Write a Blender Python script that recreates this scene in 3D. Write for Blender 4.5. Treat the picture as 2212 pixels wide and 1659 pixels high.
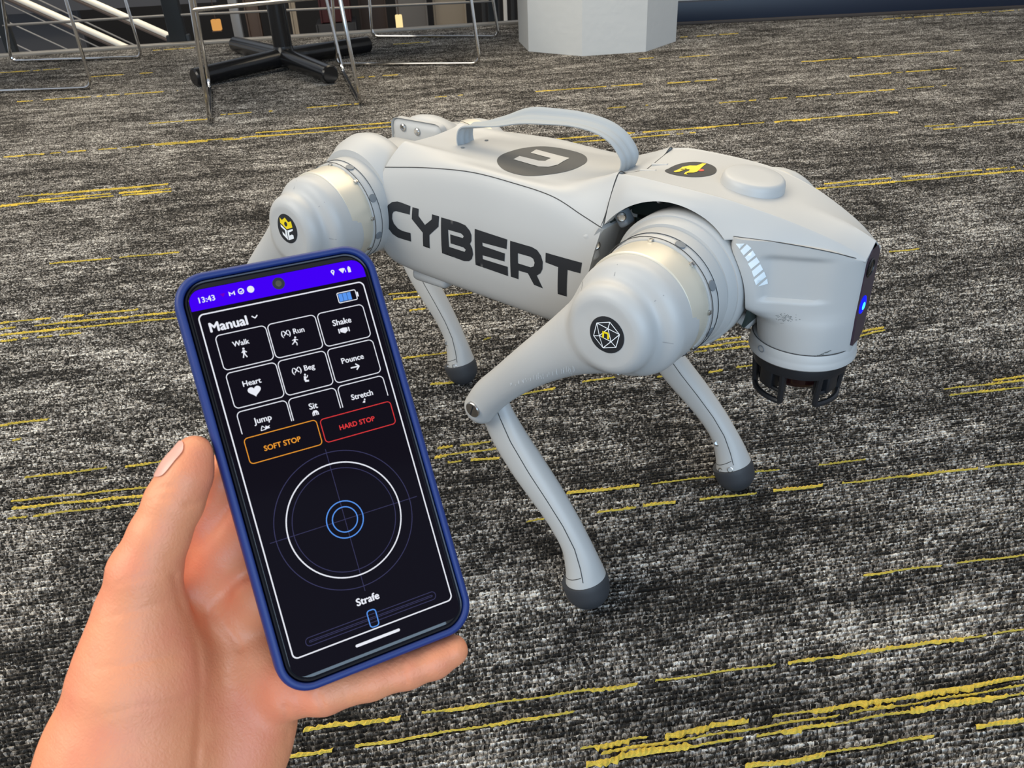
import bpy, bmesh, math, random
import numpy as np
from mathutils import Vector, Matrix
from mathutils.bvhtree import BVHTree
from mathutils.geometry import delaunay_2d_cdt

for o in list(bpy.data.objects): bpy.data.objects.remove(o)
SC = bpy.context.scene
COL = SC.collection

# ---------------------------------------------------------------- camera, world, lights, exposure
cam_d = bpy.data.cameras.new('camera'); cam_o = bpy.data.objects.new('camera', cam_d); COL.objects.link(cam_o)
cam_o.matrix_world = Matrix(((0.778805, -0.300687, 0.5505, 0.48218), (0.626038, 0.42751, -0.652159, -0.62639),
                             (-0.039249, 0.852539, 0.521188, 0.62616), (0, 0, 0, 1)))
cam_d.sensor_width = 36; cam_d.lens = 1788.98 / 2212 * 36
cam_d.clip_start = .02; cam_d.clip_end = 100
cam_d.dof.use_dof = True; cam_d.dof.focus_distance = .62; cam_d.dof.aperture_fstop = 40
SC.camera = cam_o
SC.view_settings.view_transform = 'Standard'; SC.view_settings.look = 'None'
SC.view_settings.exposure = 0.0; SC.view_settings.gamma = 1.0; SC.view_settings.use_curve_mapping = False

world = bpy.data.worlds.new('world'); SC.world = world; world.use_nodes = True
world.node_tree.nodes['Background'].inputs[0].default_value = (.80, .88, 1.0, 1)
world.node_tree.nodes['Background'].inputs[1].default_value = .50

PHI = 0.82488
UD = np.array([math.cos(PHI), math.sin(PHI)]); VD = np.array([-math.sin(PHI), math.cos(PHI)])
def area(name, loc, target, sx, sy, power, color):
    d = bpy.data.lights.new(name, 'AREA'); d.shape = 'RECTANGLE'; d.size = sx; d.size_y = sy; d.energy = power; d.color = color
    o = bpy.data.objects.new(name, d); COL.objects.link(o); o.location = loc
    o.rotation_euler = (Vector(target) - Vector(loc)).to_track_quat('-Z', 'Y').to_euler(); return o
area('ceiling_panel_light', (-.9, 1.6, 2.9), (-.3, .6, 0), 3.0, 2.4, 84, (1.0, .82, .55))
area('ceiling_panel_light', (-2.6, .6, 2.9), (-2.6, .6, 0), 2.4, 2.4, 30, (1.0, .88, .68))
area('ceiling_panel_light', (-1.6, -2.6, 2.7), (0, 0, .3), 2.6, 2.6, 112, (1.0, .93, .80))
area('window_light', (3.0, -2.2, 1.25), (0, 0, .2), 3.4, 2.4, 102, (.54, .76, 1.0))

# ---------------------------------------------------------------- helpers
rnd = random.Random(7)
def tag(o, label=None, cat=None, group=None, kind=None):
    if label: o['label'] = label
    if cat: o['category'] = cat
    if group: o['group'] = group
    if kind: o['kind'] = kind
    return o
def empty(name, loc=(0, 0, 0), mat=None):
    o = bpy.data.objects.new(name, None); COL.objects.link(o)
    o.matrix_world = mat if mat is not None else Matrix.Translation(loc)
    o.empty_display_size = .02
    o['_m'] = [c for r in o.matrix_world for c in r]
    return o
def root_m(o):
    while o.parent: o = o.parent
    m = o.get('_m')
    return Matrix([list(m)[i*4:i*4+4] for i in range(4)]) if m else Matrix()
def mesh(name, verts, faces, mat=None, parent=None, smooth=True, angle=None, local=False, fix=True):
    me = bpy.data.meshes.new(name)
    if isinstance(verts, np.ndarray): verts = verts.tolist()
    if isinstance(faces, np.ndarray): faces = faces.tolist()
    me.from_pydata([tuple(v) for v in verts], [], [tuple(f) for f in faces])
    if fix:
        bm = bmesh.new(); bm.from_mesh(me); bmesh.ops.recalc_face_normals(bm, faces=bm.faces)
        if len(bm.faces) > 60 and all(e.is_manifold for e in bm.edges) and bm.calc_volume(signed=True) < 0: bmesh.ops.reverse_faces(bm, faces=bm.faces)
        bm.to_mesh(me); bm.free()
    me.polygons.foreach_set('use_smooth', [smooth] * len(me.polygons))
    if smooth and angle: me.set_sharp_from_angle(angle=math.radians(angle))
    if mat: me.materials.append(mat)
    me.update()
    o = bpy.data.objects.new(name, me); COL.objects.link(o)
    if parent is not None:
        o.parent = parent
        if not local: o.matrix_parent_inverse = root_m(parent).inverted()
    return o
def clear_m():
    for o in bpy.data.objects:
        if '_m' in o: del o['_m']

class MB:
    def __init__(s): s.v = []; s.f = []
    def add(s, v, f):
        n = len(s.v); s.v += [tuple(p) for p in v]; s.f += [tuple(i + n for i in q) for q in f]; return s
    def box(s, c, d, R=None, bev=0):
        x, y, z = [k / 2 for k in d]
        if bev <= 0:
            v = [(a, b, e) for a in (-x, x) for b in (-y, y) for e in (-z, z)]
            f = [(0, 1, 3, 2), (4, 6, 7, 5), (0, 4, 5, 1), (2, 3, 7, 6), (0, 2, 6, 4), (1, 5, 7, 3)]
        else:
            bm = bmesh.new(); bmesh.ops.create_cube(bm, size=1)
            for q in bm.verts: q.co = Vector((q.co.x * d[0], q.co.y * d[1], q.co.z * d[2]))
            bmesh.ops.bevel(bm, geom=list(bm.edges), offset=bev, segments=3, affect='EDGES', profile=.5)
            v = [tuple(q.co) for q in bm.verts]; bm.verts.index_update(); f = [[q.index for q in g.verts] for g in bm.faces]; bm.free()
        out = []
        for p in v:
            p = Vector(p)
            if R is not None: p = R @ p
            out.append(p + Vector(c))
        return s.add(out, f)
    def tube(s, pts, r, n=12, closed=False, cap=True):
        pts = [Vector(p) for p in pts]; m = len(pts)
        rs = r if isinstance(r, (list, tuple)) else [r] * m
        T = []
        for i in range(m):
            a = pts[(i - 1) % m] if (closed or i > 0) else pts[i]; b = pts[(i + 1) % m] if (closed or i < m - 1) else pts[i]
            T.append((b - a).normalized())
        up = Vector((0, 0, 1)) if abs(T[0].z) < .9 else Vector((1, 0, 0))
        N = (up - T[0] * up.dot(T[0])).normalized(); v = []
        for i in range(m):
            N = (N - T[i] * N.dot(T[i])).normalized(); B = T[i].cross(N)
            for k in range(n):
                a = 2 * math.pi * k / n; v.append(pts[i] + (N * math.cos(a) + B * math.sin(a)) * rs[i])
        f = []
        for i in range(m if closed else m - 1):
            j = (i + 1) % m
            for k in range(n): f.append((i*n + k, i*n + (k+1) % n, j*n + (k+1) % n, j*n + k))
        if cap and not closed: f.append(tuple(range(n))[::-1]); f.append(tuple((m-1)*n + k for k in range(n)))
        return s.add(v, f)
    def lathe(s, prof, c=(0, 0, 0), axis=(0, 0, 1), n=48, cap=True):
        q = Vector((0, 0, 1)).rotation_difference(Vector(axis)); v = []
        for (r, h) in prof:
            for k in range(n):
                a = 2*math.pi*k/n; v.append(q @ Vector((r*math.cos(a), r*math.sin(a), h)) + Vector(c))
        f = []
        for i in range(len(prof)-1):
            for k in range(n): f.append((i*n + k, i*n + (k+1) % n, (i+1)*n + (k+1) % n, (i+1)*n + k))
        if cap: f.append(tuple(range(n))[::-1]); f.append(tuple((len(prof)-1)*n + k for k in range(n)))
        return s.add(v, f)
    def build(s, name, mat, parent=None, smooth=True, angle=35, **k):
        return mesh(name, s.v, s.f, mat, parent, smooth, angle, **k)

def rounded(pts, rad, n=6, closed=False):
    """polyline with arc-rounded corners"""
    P = [Vector(p) for p in pts]; out = []; m = len(P)
    for i in range(m):
        if not closed and i in (0, m-1): out.append(P[i]); continue
        a, b, c = P[(i-1) % m], P[i], P[(i+1) % m]
        d1 = (a-b); d2 = (c-b); r = min(rad, d1.length*.45, d2.length*.45)
        p0 = b + d1.normalized()*r; p1 = b + d2.normalized()*r
        for k in range(n+1):
            t = k/n; out.append(p0*(1-t)**2 + b*2*t*(1-t) + p1*t*t)
    return out
def cr(P, n, closed=False):
    """Catmull-Rom along axis 0 of an array, n samples per span"""
    P = np.asarray(P, float); m = len(P); out = []
    for i in range(m if closed else m-1):
        g = lambda k: P[k % m] if closed else (2*P[0]-P[1] if k < 0 else (2*P[-1]-P[-2] if k >= m else P[k]))
        p0, p1, p2, p3 = g(i-1), g(i), g(i+1), g(i+2)
        for t in np.linspace(0, 1, n, endpoint=False):
            out.append(.5*(2*p1 + (p2-p0)*t + (2*p0-5*p1+4*p2-p3)*t*t + (3*p1-p0-3*p2+p3)*t**3))
    if not closed: out.append(P[-1])
    return np.array(out)
def loft_half(G, nu, nv):
    """G[i][j] = (x, y, z) half rings (y>=0 side given as positive y); mirrored and closed; returns verts, faces"""
    G = np.asarray(G, float)
    A = cr(G, nu)                                   # along stations
    A = np.transpose(A, (1, 0, 2)); A = cr(A, nv); A = np.transpose(A, (1, 0, 2))
    A[:, 0, 1] = 0; A[:, -1, 1] = 0
    M = A[:, -2:0:-1].copy(); M[..., 1] *= -1
    R = np.concatenate([A, M], 1); m, n = R.shape[:2]
    v = R.reshape(-1, 3); f = []
    for i in range(m-1):
        for j in range(n): f.append((i*n+j, i*n+(j+1) % n, (i+1)*n+(j+1) % n, (i+1)*n+j))
    v = v.tolist()
    for i in (0, m-1):                              # fan caps
        c = (R[i, 0]+R[i, A.shape[1]-1])/2; v.append(c.tolist()); k = len(v)-1
        for j in range(n): f.append((i*n+j, i*n+(j+1) % n, k))
    return v, f
def boolean(o, cutters, op='DIFFERENCE', us=False):
    for c in cutters:
        m = o.modifiers.new('b', 'BOOLEAN'); m.operation = op; m.object = c; m.solver = 'EXACT'; m.use_self = us
    dg = bpy.context.evaluated_depsgraph_get(); dg.update()
    me = bpy.data.meshes.new_from_object(o.evaluated_get(dg)); o.modifiers.clear(); o.data = me
    for c in cutters: bpy.data.objects.remove(c)
    me.polygons.foreach_set('use_smooth', [True]*len(me.polygons)); me.set_sharp_from_angle(angle=math.radians(32))
    return o

# --- signed distance modelling with a small surface-nets mesher
def grid(lo, hi, h):
    ax = [np.arange(lo[i]-2*h, hi[i]+2*h, h, dtype=np.float32) for i in range(3)]
    return np.meshgrid(*ax, indexing='ij'), np.array([a[0] for a in ax])
def smin(a, b, k):
    h = np.clip(.5+.5*(b-a)/k, 0, 1); return b*(1-h)+a*h-k*h*(1-h)
def smax(a, b, k): return -smin(-a, -b, k)
def cone(P, a, b, r1, r2, flat=None):
    """round cone-ish capsule with linear radius; flat=(axis, factor, centre)"""
    X = [p for p in P]; a = list(a); b = list(b)
    if flat:
        ax, fc, c0 = flat; X[ax] = (X[ax]-c0)/fc+c0; a[ax] = (a[ax]-c0)/fc+c0; b[ax] = (b[ax]-c0)/fc+c0
    ab = [b[i]-a[i] for i in range(3)]; L = sum(k*k for k in ab)+1e-12
    t = np.clip(sum((X[i]-a[i])*ab[i] for i in range(3))/L, 0, 1)
    d = np.sqrt(sum((X[i]-a[i]-t*ab[i])**2 for i in range(3)))
    return d-(r1+(r2-r1)*t)
def cyl_y(P, c, R, y0, y1, rr):
    """rounded cylinder along y"""
    q = np.sqrt((P[0]-c[0])**2+(P[2]-c[1])**2)-R+rr
    w = np.abs(P[1]-(y0+y1)/2)-abs(y1-y0)/2+rr
    return np.minimum(np.maximum(q, w), 0)+np.sqrt(np.maximum(q, 0)**2+np.maximum(w, 0)**2)-rr
def nets(F, o, h):
    S = F < 0; n = np.array(F.shape)
    V = np.zeros(tuple(n-1)+(3,), np.float32); W = np.zeros(tuple(n-1), np.float32)
    def sl(a, ax, lo, hi): s = [slice(None)]*3; s[ax] = slice(lo, hi); return a[tuple(s)]
    quads = []
    for ax in range(3):
        a = sl(F, ax, 0, -1); b = sl(F, ax, 1, None); m = (a < 0) != (b < 0)
        idx = np.argwhere(m)
        fa = a[m]; fb = b[m]; t = fa/(fa-fb)
        p = idx.astype(np.float32); p[:, ax] += t
        o1, o2 = [k for k in range(3) if k != ax]
        ok = np.ones(len(idx), bool)
        for k in (o1, o2): ok &= (idx[:, k] > 0) & (idx[:, k] < n[k]-1)
        idx = idx[ok]; p = p[ok]; neg = (fa[ok] < 0)
        C = []
        for d1, d2 in ((0, 0), (1, 0), (1, 1), (0, 1)):
            c = idx.copy(); c[:, o1] -= d1; c[:, o2] -= d2; C.append(c)
            np.add.at(V, (c[:, 0], c[:, 1], c[:, 2]), p); np.add.at(W, (c[:, 0], c[:, 1], c[:, 2]), 1)
        quads.append((C, neg if ax != 1 else ~neg))
    act = W > 0; ids = -np.ones(W.shape, np.int64); ids[act] = np.arange(act.sum())
    verts = V[act]/W[act][:, None]*h+o
    faces = []
    for C, neg in quads:
        q = np.stack([ids[c[:, 0], c[:, 1], c[:, 2]] for c in C], 1)
        q[neg] = q[neg][:, ::-1]; faces.append(q)
    return verts, np.concatenate(faces)
def relax(v, f, it=3, lam=.5):
    v = v.astype(float).copy(); n = len(v)
    e = np.concatenate([f[:, [0, 1]], f[:, [1, 2]], f[:, [2, 3]], f[:, [3, 0]]]); e = np.concatenate([e, e[:, ::-1]])
    deg = np.bincount(e[:, 0], minlength=n)[:, None].astype(float)
    for k in range(it*2):
        s = np.stack([np.bincount(e[:, 0], weights=v[e[:, 1], j], minlength=n) for j in range(3)], 1)/deg
        v += (lam if k % 2 == 0 else -lam*1.04)*(s-v)
    return v

def decal(name, polys, frame, dirv, targets, mat, parent, off=.0004, step=.004, local=False):
    """flat print laid on the surface of targets: polys in (a, b) of frame=(origin, ea, eb), thrown along dirv"""
    O, ea, eb = [Vector(k) for k in frame]; dirv = Vector(dirv).normalized()
    bvs = []
    for t in targets:
        me = t.data; bvs.append(BVHTree.FromPolygons([v.co for v in me.vertices], [tuple(p.vertices) for p in me.polygons]))
    pts = []; edges = []; loops = []
    for poly in polys:
        poly = [Vector((p[0], p[1])) for p in poly]; dense = []
        for i, p in enumerate(poly):
            q = poly[(i+1) % len(poly)]; k = max(1, int((q-p).length/step))
            for j in range(k): dense.append(p.lerp(q, j/k))
        b = len(pts); pts += dense; edges += [(b+i, b+(i+1) % len(dense)) for i in range(len(dense))]; loops.append(dense)
    def inside(x, y):
        c = False
        for L in loops:
            j = L[-1]
            for i in L:
                if (i[1] > y) != (j[1] > y) and x < (j[0]-i[0])*(y-i[1])/(j[1]-i[1])+i[0]: c = not c
                j = i
        return c
    xs = [p[0] for p in pts]; ys = [p[1] for p in pts]
    x = min(xs)+step*.5
    while x < max(xs):
        y = min(ys)+step*.5
        while y < max(ys):
            if inside(x, y): pts.append(Vector((x+step*.07*math.sin(y*9e3), y)))
            y += step
        x += step
    r = delaunay_2d_cdt(pts, edges, [], 0, 1e-7)
    V, F = r[0], r[2]; out = []
    for p in V:
        w = O+ea*p[0]+eb*p[1]; best = None
        for bv in bvs:
            h = bv.ray_cast(w-dirv*.06, dirv, .14)
            if h[0] is not None and (best is None or h[3] < best[3]): best = h
        if best is None: out.append(w)
        else:
            nn = best[1] if best[1].dot(dirv) < 0 else -best[1]
            out.append(best[0]+nn*off)
    fs = []
    for f in F:
        c = sum((V[i] for i in f), Vector((0, 0)))/len(f)
        if inside(c[0], c[1]): fs.append(tuple(f))
    o = mesh(name, out, fs, mat, parent, True, local=local, fix=False)
    me = o.data
    if me.polygons and sum((p.normal.dot(dirv) for p in me.polygons)) > 0: me.flip_normals()
    return o
def disc(cx, cy, r, n=40, ry=None): return [(cx+r*math.cos(2*math.pi*k/n), cy+(ry or r)*math.sin(2*math.pi*k/n)) for k in range(n)]
def stroke(a, b, w):
    a = Vector(a); b = Vector(b); d = (b-a).normalized(); n = Vector((-d.y, d.x))*w/2
    return [tuple(a+n), tuple(a-n), tuple(b-n), tuple(b+n)]

# ---------------------------------------------------------------- materials
def M(name, col, rough=.5, metal=0, spec=None, bump=None, noise=None, coat=0, sss=0, emit=None):
    m = bpy.data.materials.new(name); m.use_nodes = True; nt = m.node_tree; b = nt.nodes['Principled BSDF']
    b.inputs['Base Color'].default_value = (*col, 1); b.inputs['Roughness'].default_value = rough; b.inputs['Metallic'].default_value = metal
    if spec is not None: b.inputs['Specular IOR Level'].default_value = spec
    if coat: b.inputs['Coat Weight'].default_value = coat; b.inputs['Coat Roughness'].default_value = .03
    if sss:
        b.inputs['Subsurface Weight'].default_value = sss; b.inputs['Subsurface Radius'].default_value = (1, .35, .2); b.inputs['Subsurface Scale'].default_value = .004
    tc = nt.nodes.new('ShaderNodeTexCoord')
    if noise:   # (scale, amount)
        n = nt.nodes.new('ShaderNodeTexNoise'); n.inputs['Scale'].default_value = noise[0]; n.inputs['Detail'].default_value = 5
        nt.links.new(tc.outputs['Object'], n.inputs['Vector'])
        mx = nt.nodes.new('ShaderNodeMix'); mx.data_type = 'RGBA'; a = noise[1]
        mx.inputs[6].default_value = (*[c*(1-a) for c in col], 1); mx.inputs[7].default_value = (*[min(1, c*(1+a)) for c in col], 1)
        nt.links.new(n.outputs['Fac'], mx.inputs[0]); nt.links.new(mx.outputs[2], b.inputs['Base Color'])
    if bump:    # (scale, distance)
        n = nt.nodes.new('ShaderNodeTexNoise'); n.inputs['Scale'].default_value = bump[0]; n.inputs['Detail'].default_value = 3
        nt.links.new(tc.outputs['Object'], n.inputs['Vector'])
        bp = nt.nodes.new('ShaderNodeBump'); bp.inputs['Distance'].default_value = bump[1]; bp.inputs['Strength'].default_value = 1
        nt.links.new(n.outputs['Fac'], bp.inputs['Height']); nt.links.new(bp.outputs['Normal'], b.inputs['Normal'])
    if emit: b.inputs['Emission Color'].default_value = (*emit[0], 1); b.inputs['Emission Strength'].default_value = emit[1]
    return m
PLAST = M('satin_grey_plastic', (.47, .47, .46), .42, bump=(2600, .00003), noise=(14, .03))
SILVER = M('anodised_silver', (.68, .63, .52), .38, .35)
GAP_SHADOW = M('seam_gap_shadow', (.05, .05, .05), .8)  # dark tubes stand in for the shadow in the gaps between shells
INNER = M('inner_shade_plastic', (.018, .032, .03), .5)  # green-black, with the shade inside the bay put into the colour
INNERG = M('inner_grey_plastic', (.17, .19, .21), .5)
BLACKP = M('black_plastic', (.012, .013, .016), .38)
BLACKS = M('black_vinyl', (.012, .014, .018), .55)
GREYS = M('charcoal_vinyl', (.045, .047, .048), .5)
YEL = M('yellow_vinyl', (.85, .66, .01), .4)
WHT = M('white_vinyl', (.85, .88, .9), .4)
REFL = M('white_reflective_tape', (.80, .88, .92), .25, emit=None)
REDV = M('red_vinyl', (.8, .06, .02), .4)
STEEL = M('screw_steel', (.55, .54, .52), .25, 1)
RUBBER = M('foot_rubber', (.035, .037, .042), .6, bump=(600, .0001))
STRAPM = M('grey_webbing', (.36, .385, .40), .8)
CHROME = M('chrome', (.78, .78, .78), .12, 1)
BLKST = M('black_gloss_steel', (.012, .012, .013), .22)
SKIN = M('skin', (.83, .315, .155), .48, noise=(26, .10), sss=.10)
def skin_relief(m):
    """fine criss-cross lines and slow red blotches"""
    nt = m.node_tree; N = nt.nodes; L = nt.links; b = N['Principled BSDF']; tc = N['Texture Coordinate']
    v = N.new('ShaderNodeTexVoronoi'); v.feature = 'DISTANCE_TO_EDGE'; v.inputs['Scale'].default_value = 620; L.new(tc.outputs['Object'], v.inputs['Vector'])
    n = N.new('ShaderNodeTexNoise'); n.inputs['Scale'].default_value = 180; n.inputs['Detail'].default_value = 4; L.new(tc.outputs['Object'], n.inputs['Vector'])
    mp = N.new('ShaderNodeMapping'); mp.inputs['Rotation'].default_value = (.3, .5, .9); mp.inputs['Scale'].default_value = (60, 900, 500); L.new(tc.outputs['Object'], mp.inputs['Vector'])
    st = N.new('ShaderNodeTexNoise'); st.inputs['Scale'].default_value = 1; st.inputs['Detail'].default_value = 2; L.new(mp.outputs[0], st.inputs['Vector'])
    a = N.new('ShaderNodeMath'); a.operation = 'MULTIPLY_ADD'; L.new(v.outputs['Distance'], a.inputs[0]); a.inputs[1].default_value = .5; L.new(n.outputs['Fac'], a.inputs[2])
    c = N.new('ShaderNodeMath'); c.operation = 'MULTIPLY_ADD'; L.new(st.outputs['Fac'], c.inputs[0]); c.inputs[1].default_value = .5; L.new(a.outputs[0], c.inputs[2])
    bp = N.new('ShaderNodeBump'); bp.inputs['Distance'].default_value = .00035; bp.inputs['Strength'].default_value = .8; L.new(c.outputs[0], bp.inputs['Height']); L.new(bp.outputs['Normal'], b.inputs['Normal'])
    base = b.inputs['Base Color'].links[0].from_socket
    bl = N.new('ShaderNodeTexNoise'); bl.inputs['Scale'].default_value = 38; bl.inputs['Detail'].default_value = 3; L.new(tc.outputs['Object'], bl.inputs['Vector'])
    rp = N.new('ShaderNodeValToRGB'); rp.color_ramp.elements[0].position = .42; rp.color_ramp.elements[1].position = .66; L.new(bl.outputs['Fac'], rp.inputs[0])
    mx = N.new('ShaderNodeMix'); mx.data_type = 'RGBA'; L.new(rp.outputs[0], mx.inputs[0]); L.new(base, mx.inputs[6]); mx.inputs[7].default_value = (.78, .225, .13, 1)
    k = N.new('ShaderNodeMath'); k.operation = 'MULTIPLY'; k.inputs[1].default_value = .55; L.new(rp.outputs[0], k.inputs[0]); L.new(k.outputs[0], mx.inputs[0])
    L.new(mx.outputs[2], b.inputs['Base Color'])
skin_relief(SKIN)
NAIL = M('nail', (.76, .40, .31), .3)
CASE = M('navy_silicone', (.007, .028, .165), .5, bump=(1500, .00002))
GLASS = M('phone_black_glass', (.003, .003, .004), .06, coat=.3)
FRAMEM = M('phone_polished_frame', (.03, .03, .035), .15, .8)
def emis(name, col, s=1.0):
    m = bpy.data.materials.new(name); m.use_nodes = True; b = m.node_tree.nodes['Principled BSDF']
    b.inputs['Base Color'].default_value = (0, 0, 0, 1); b.inputs['Roughness'].default_value = .08; b.inputs['Specular IOR Level'].default_value = .008
    b.inputs['Emission Color'].default_value = (*col, 1); b.inputs['Emission Strength'].default_value = s
    return m
# measured outlines, metres
LET={"C":[[[-0.1033,0.3515],[-0.1147,0.3524],[-0.1222,0.3526],[-0.1301,0.3506],[-0.1363,0.3465],[-0.14,0.3402],[-0.1417,0.333],[-0.141,0.3268],[-0.1385,0.3209],[-0.1332,0.3162],[-0.1258,0.314],[-0.1155,0.314],[-0.1062,0.3141],[-0.1054,0.3234],[-0.1175,0.3232],[-0.1241,0.3245],[-0.1295,0.3285],[-0.1313,0.3331],[-0.1305,0.3383],[-0.1283,0.3411],[-0.1247,0.3425],[-0.1046,0.3428]]],"Y":[[[-0.1004,0.3511],[-0.0917,0.351],[-0.0921,0.344],[-0.0834,0.3366],[-0.0737,0.344],[-0.0731,0.3493],[-0.0637,0.349],[-0.0649,0.3386],[-0.0782,0.3273],[-0.0797,0.3127],[-0.0889,0.3131],[-0.0873,0.3278],[-0.1018,0.339]]],"B":[[[-0.0609,0.3486],[-0.0378,0.3482],[-0.0297,0.347],[-0.0241,0.3429],[-0.0222,0.3392],[-0.0224,0.3333],[-0.0245,0.3298],[-0.0219,0.3256],[-0.0213,0.3198],[-0.0236,0.3144],[-0.0276,0.3113],[-0.0338,0.3098],[-0.063,0.3115]],[[-0.0522,0.3382],[-0.035,0.3379],[-0.032,0.3359],[-0.0332,0.3337],[-0.0496,0.334],[-0.0499,0.3248],[-0.0333,0.3243],[-0.0304,0.3225],[-0.0321,0.32],[-0.0524,0.3206]]],"E":[[[-0.0177,0.346],[0.0217,0.344],[0.0208,0.3346],[-0.0087,0.3345],[-0.0086,0.3312],[0.0186,0.3298],[0.0177,0.3217],[-0.0093,0.3217],[-0.0092,0.3178],[0.0213,0.3172],[0.0209,0.3076],[-0.0192,0.3094]]],"R":[[[0.0252,0.3436],[0.0502,0.343],[0.0561,0.3414],[0.0602,0.3373],[0.0624,0.3316],[0.062,0.3247],[0.0595,0.3201],[0.0554,0.3168],[0.0615,0.3055],[0.0517,0.3065],[0.0452,0.3166],[0.0342,0.3166],[0.0334,0.3075],[0.0243,0.3079]],[[0.034,0.3336],[0.0485,0.3335],[0.0518,0.3323],[0.0533,0.3289],[0.0523,0.3252],[0.0488,0.3233],[0.0339,0.3237]]],"T":[[[0.0655,0.3411],[0.1031,0.3396],[0.1019,0.3297],[0.0888,0.3301],[0.0876,0.3039],[0.078,0.304],[0.079,0.3305],[0.0654,0.332]]]}
GLYPH=[[-0.0166,0.0178],[0.0267,0.013],[0.0296,-0.0102],[0.0262,-0.0196],[0.0176,-0.0236],[-0.0152,-0.0199],[-0.017,-0.0082],[0.0069,-0.0095],[0.0128,-0.0068],[0.0121,0.003],[-0.0147,0.0064]]
YELP=[[0.1516,-0.0121],[0.1508,0.0047],[0.1552,0.0091],[0.1608,0.0108],[0.1625,0.0181],[0.1657,0.0188],[0.1665,0.0105],[0.1687,-0.0028],[0.1678,-0.0077],[0.1644,-0.0103],[0.164,-0.0129],[0.1668,-0.016],[0.1634,-0.0162],[0.1613,-0.0093],[0.1619,-0.0046],[0.16,0.0003],[0.1565,-0.0005],[0.1566,-0.0103],[0.1542,-0.0142]]
REDP=[0.1694,0.0024]
STRP=[[[0.2347,0.3812],[0.2417,0.3827],[0.2384,0.3778]],[[0.2391,0.3764],[0.2432,0.3823],[0.2465,0.3792],[0.2418,0.3729]],[[0.2428,0.3715],[0.2474,0.3775],[0.2498,0.3738],[0.2452,0.3682]],[[0.2455,0.3665],[0.2505,0.3721],[0.2529,0.3681],[0.2481,0.3624]],[[0.2488,0.3606],[0.2534,0.3665],[0.2555,0.3621],[0.2507,0.3559]],[[0.2511,0.3538],[0.2562,0.3603],[0.2578,0.3557],[0.2529,0.3495]],[[0.2543,0.3484],[0.2584,0.3541],[0.2594,0.3497]]]
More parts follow.
